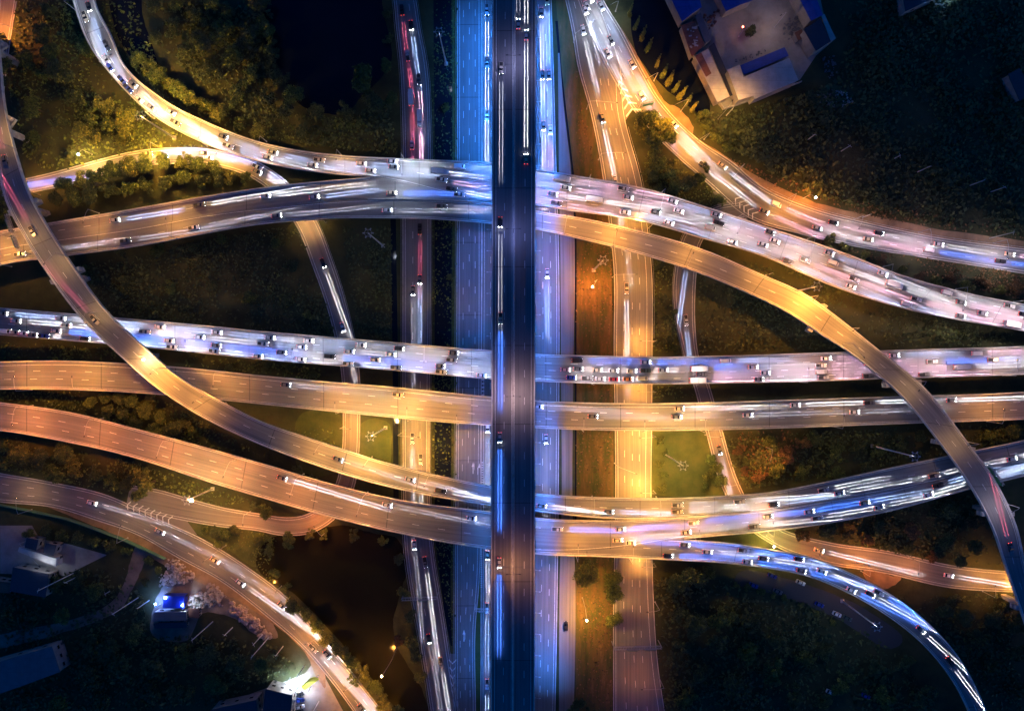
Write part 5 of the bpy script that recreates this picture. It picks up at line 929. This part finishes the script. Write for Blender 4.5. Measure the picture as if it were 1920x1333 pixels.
# rubble heaps
def rubble(pl, n, label, m='stone', seed=0, smin=.25, smax=1.0):
    g = random.Random(seed); mb = MB(); xs = [p[0] for p in pl]; ys = [p[1] for p in pl]; k = 0
    while k < n:
        x, y = g.uniform(min(xs), max(xs)), g.uniform(min(ys), max(ys)); ins = False; j = len(pl)-1
        for i in range(len(pl)):
            if (pl[i][1] > y) != (pl[j][1] > y) and x < (pl[j][0]-pl[i][0])*(y-pl[i][1])/(pl[j][1]-pl[i][1])+pl[i][0]: ins = not ins
            j = i
        if not ins: continue
        s = g.uniform(smin, smax)**1.3; p = P(x, y, 0); b = len(mb.v); mb.ball((p.x, p.y, s*.45 + g.uniform(0, .5)), s, n=6, sq=(g.uniform(.7, 1.5), g.uniform(.7, 1.3), g.uniform(.5, .9)))
        for q in range(b, len(mb.v)): mb.v[q] = tuple(c + g.uniform(-.16, .16)*s for c in mb.v[q])
        k += 1
    tag(mb.build('rubble', M[m]), label, 'rubble', None, 'stuff')
rubble([(314,1048), (335,1050), (365,1075), (362,1090), (300,1100), (298,1082), (312,1070)], 170, 'pale broken blocks heaped beside the road above the blue tent', seed=1)
rubble([(395,1090), (425,1112), (420,1135), (380,1138), (352,1138), (355,1118), (385,1105)], 170, 'pale broken blocks heaped between blue tent and road', seed=2)
rubble([(430,1122), (450,1130), (490,1165), (512,1195), (498,1200), (470,1175), (430,1145)], 110, 'line of big pale stones along the road shoulder', seed=3, smin=.4, smax=1.2)
rubble([(1530,180), (1560,165), (1590,175), (1598,192), (1575,205), (1540,195), (1528,188)], 130, 'scattered bluish scrap and bags behind the factory', 'roof_white', seed=4, smax=.7)
rubble([(1318,30), (1345,20), (1352,30), (1330,60)], 40, 'clutter stacked along the lean-to side of the factory yard', 'roof_brown', seed=8, smin=.2, smax=.8)
rubble([(1470,40), (1500,30), (1506,56), (1480,80), (1466,60)], 60, 'scrap stacked in the corner of the factory yard', 'roof_grey', seed=9, smin=.2, smax=.9)
rubble([(1365,118), (1400,105), (1440,92), (1440,98), (1390,117)], 30, 'clutter in front of the long blue lean-to', 'roof_grey', seed=10, smin=.2, smax=.6)
rubble([(1540,110), (1565,105), (1570,140), (1550,150)], 50, 'scrap spilling from the square dark block', 'roof_grey', seed=5, smax=.7)
# utility poles: foot and top as photo points give the height
def pole(base, top, label):
    db, dt = math.hypot(base[0]-960, base[1]-666.5), math.hypot(top[0]-960, top[1]-666.5); h = H*(1 - db/dt); p = P(*base, 0)
    root = empty('utility_pole', p, label, 'utility pole', 'bare concrete poles in the fields')
    mb = MB(); mb.tube((0, 0, 0), (0, 0, h), .26, .16, 8); mb.build('pole', M['light_concrete'], root); mb = MB(); mb.box((0, 0, h-.6), (2.2, .14, .16), random.uniform(0, 3)); mb.build('crossarm', M['steel'], root)
PB = [((1515,262),(1526,249)), ((1577,284),(1594,272)), ((1676,298),(1688,290)), ((1720,323),(1743,309)), ((1816,349),(1845,335)), ((1858,360),(1885,348)), ((1617,408),(1631,400)), ((1855,447),(1900,425)), ((1578,127),(1588,140-20)), ((1362,217),(1375,202))]
PL = ['first', 'second', 'third', 'fourth', 'fifth', 'sixth']
for i, (b, t) in enumerate(PB[:6]): pole(b, t, f'{PL[i]} bare pole in the row across the dark field, counted from the factory')
pole(*PB[6], 'bare pole in the rusty grass nearest the glowing verge lamp'); pole(*PB[7], 'bare pole in the rusty grass near the picture edge'); pole(*PB[9], 'short pole at the road corner of the factory wall')
for b, t, lb in (((150,1068),(65,1098),'tallest bare pole beside the dark-roofed hall'), ((152,1077),(120,1091),'shorter bare pole beside the dark-roofed hall'), ((206,1108),(195,1113),'stub pole beside the dirt track'), ((259,1120),(207,1147),'long pole leaning across the dirt track'), ((280,1125),(256,1138),'pole just behind the blue tent'), ((399,1165),(354,1195),'tall pole below the small rusty shed'), ((436,1176),(418,1189),'short pole between rubble and wood'), ((494,1187),(472,1207),'short pole at the end of the big stones'), ((505,1193),(465,1228),'tall pole at the end of the big stones'), ((531,1211),(517,1230),'pole with small globe by the road'), ((571,1247),(552,1268),'pole beside the white globe lamps'), ((598,1314),(585,1333),'pole in the lit yard by the road island')): pole(b, t, lb)
# sign gantries
def gantry(a, b, z, h, label, signs, cat='sign gantry'):
    A_, B_ = P(*a, z), P(*b, z); d = B_-A_; L_ = d.length; ang = math.atan2(d.y, d.x); root = empty('sign_gantry', (A_.x, A_.y, z), label, cat, 'sign gantries over the roads', None, ang)
    for x in (0, L_): mb = MB(); mb.tube((x, 0, 0), (x, 0, h+.6), .22, .2); mb.build('post', M['steel'], root)
    mb = MB()
    for y in (-.55, .55): mb.box((L_/2, y, h), (L_, .16, .16)); mb.box((L_/2, y, h+.9), (L_, .16, .16))
    n = int(L_/1.2)
    for i in range(n): mb.box(((i+.5)*L_/n, 0, h+.9), (.1, 1.1, .1)); mb.tube((i*L_/n, -.55, h), ((i+1)*L_/n, -.55, h+.9), .05, n=4)
    mb.build('truss', M['steel'], root)
    for (u, w) in signs: mb = MB(); mb.box((L_*u, -.85, h+.3), (w, .14, 2.6)); sg = mb.build('sign_panel', M['sign_green'], root); mb = MB(); mb.box((L_*u, -.76, h+.3), (w, .02, 2.4)); mb.build('sign_back', M['steel'], sg)
gantry((758,1112), (822,1110), .1, 7, 'grey truss gantry across the grey road below the bottom flyover', [(.62, 5)])
gantry((1147,1202), (1234,1200), .16, 7, 'truss gantry with two sign panels across the brown road', [(.38, 5), (.75, 5)])
gantry((892,1133), (918,1134), .14, 6, 'short gantry arm beside the viaduct', [(.5, 3)])
gantry((1196,206), (1222,200), .2, 6, 'brightly lit overhead sign frame at the painted gore', [(.5, 5)])
gantry((33,408), (58,476), 8.97, 6.2, 'dark sign gantry under the arching ramp', [(.3, 6), (.72, 6)])
gantry((1838,868), (1862,905), 8.97, 5.6, 'dark sign frame over the lower flyover beside the bending ramp', [(.25, 4), (.72, 5)])
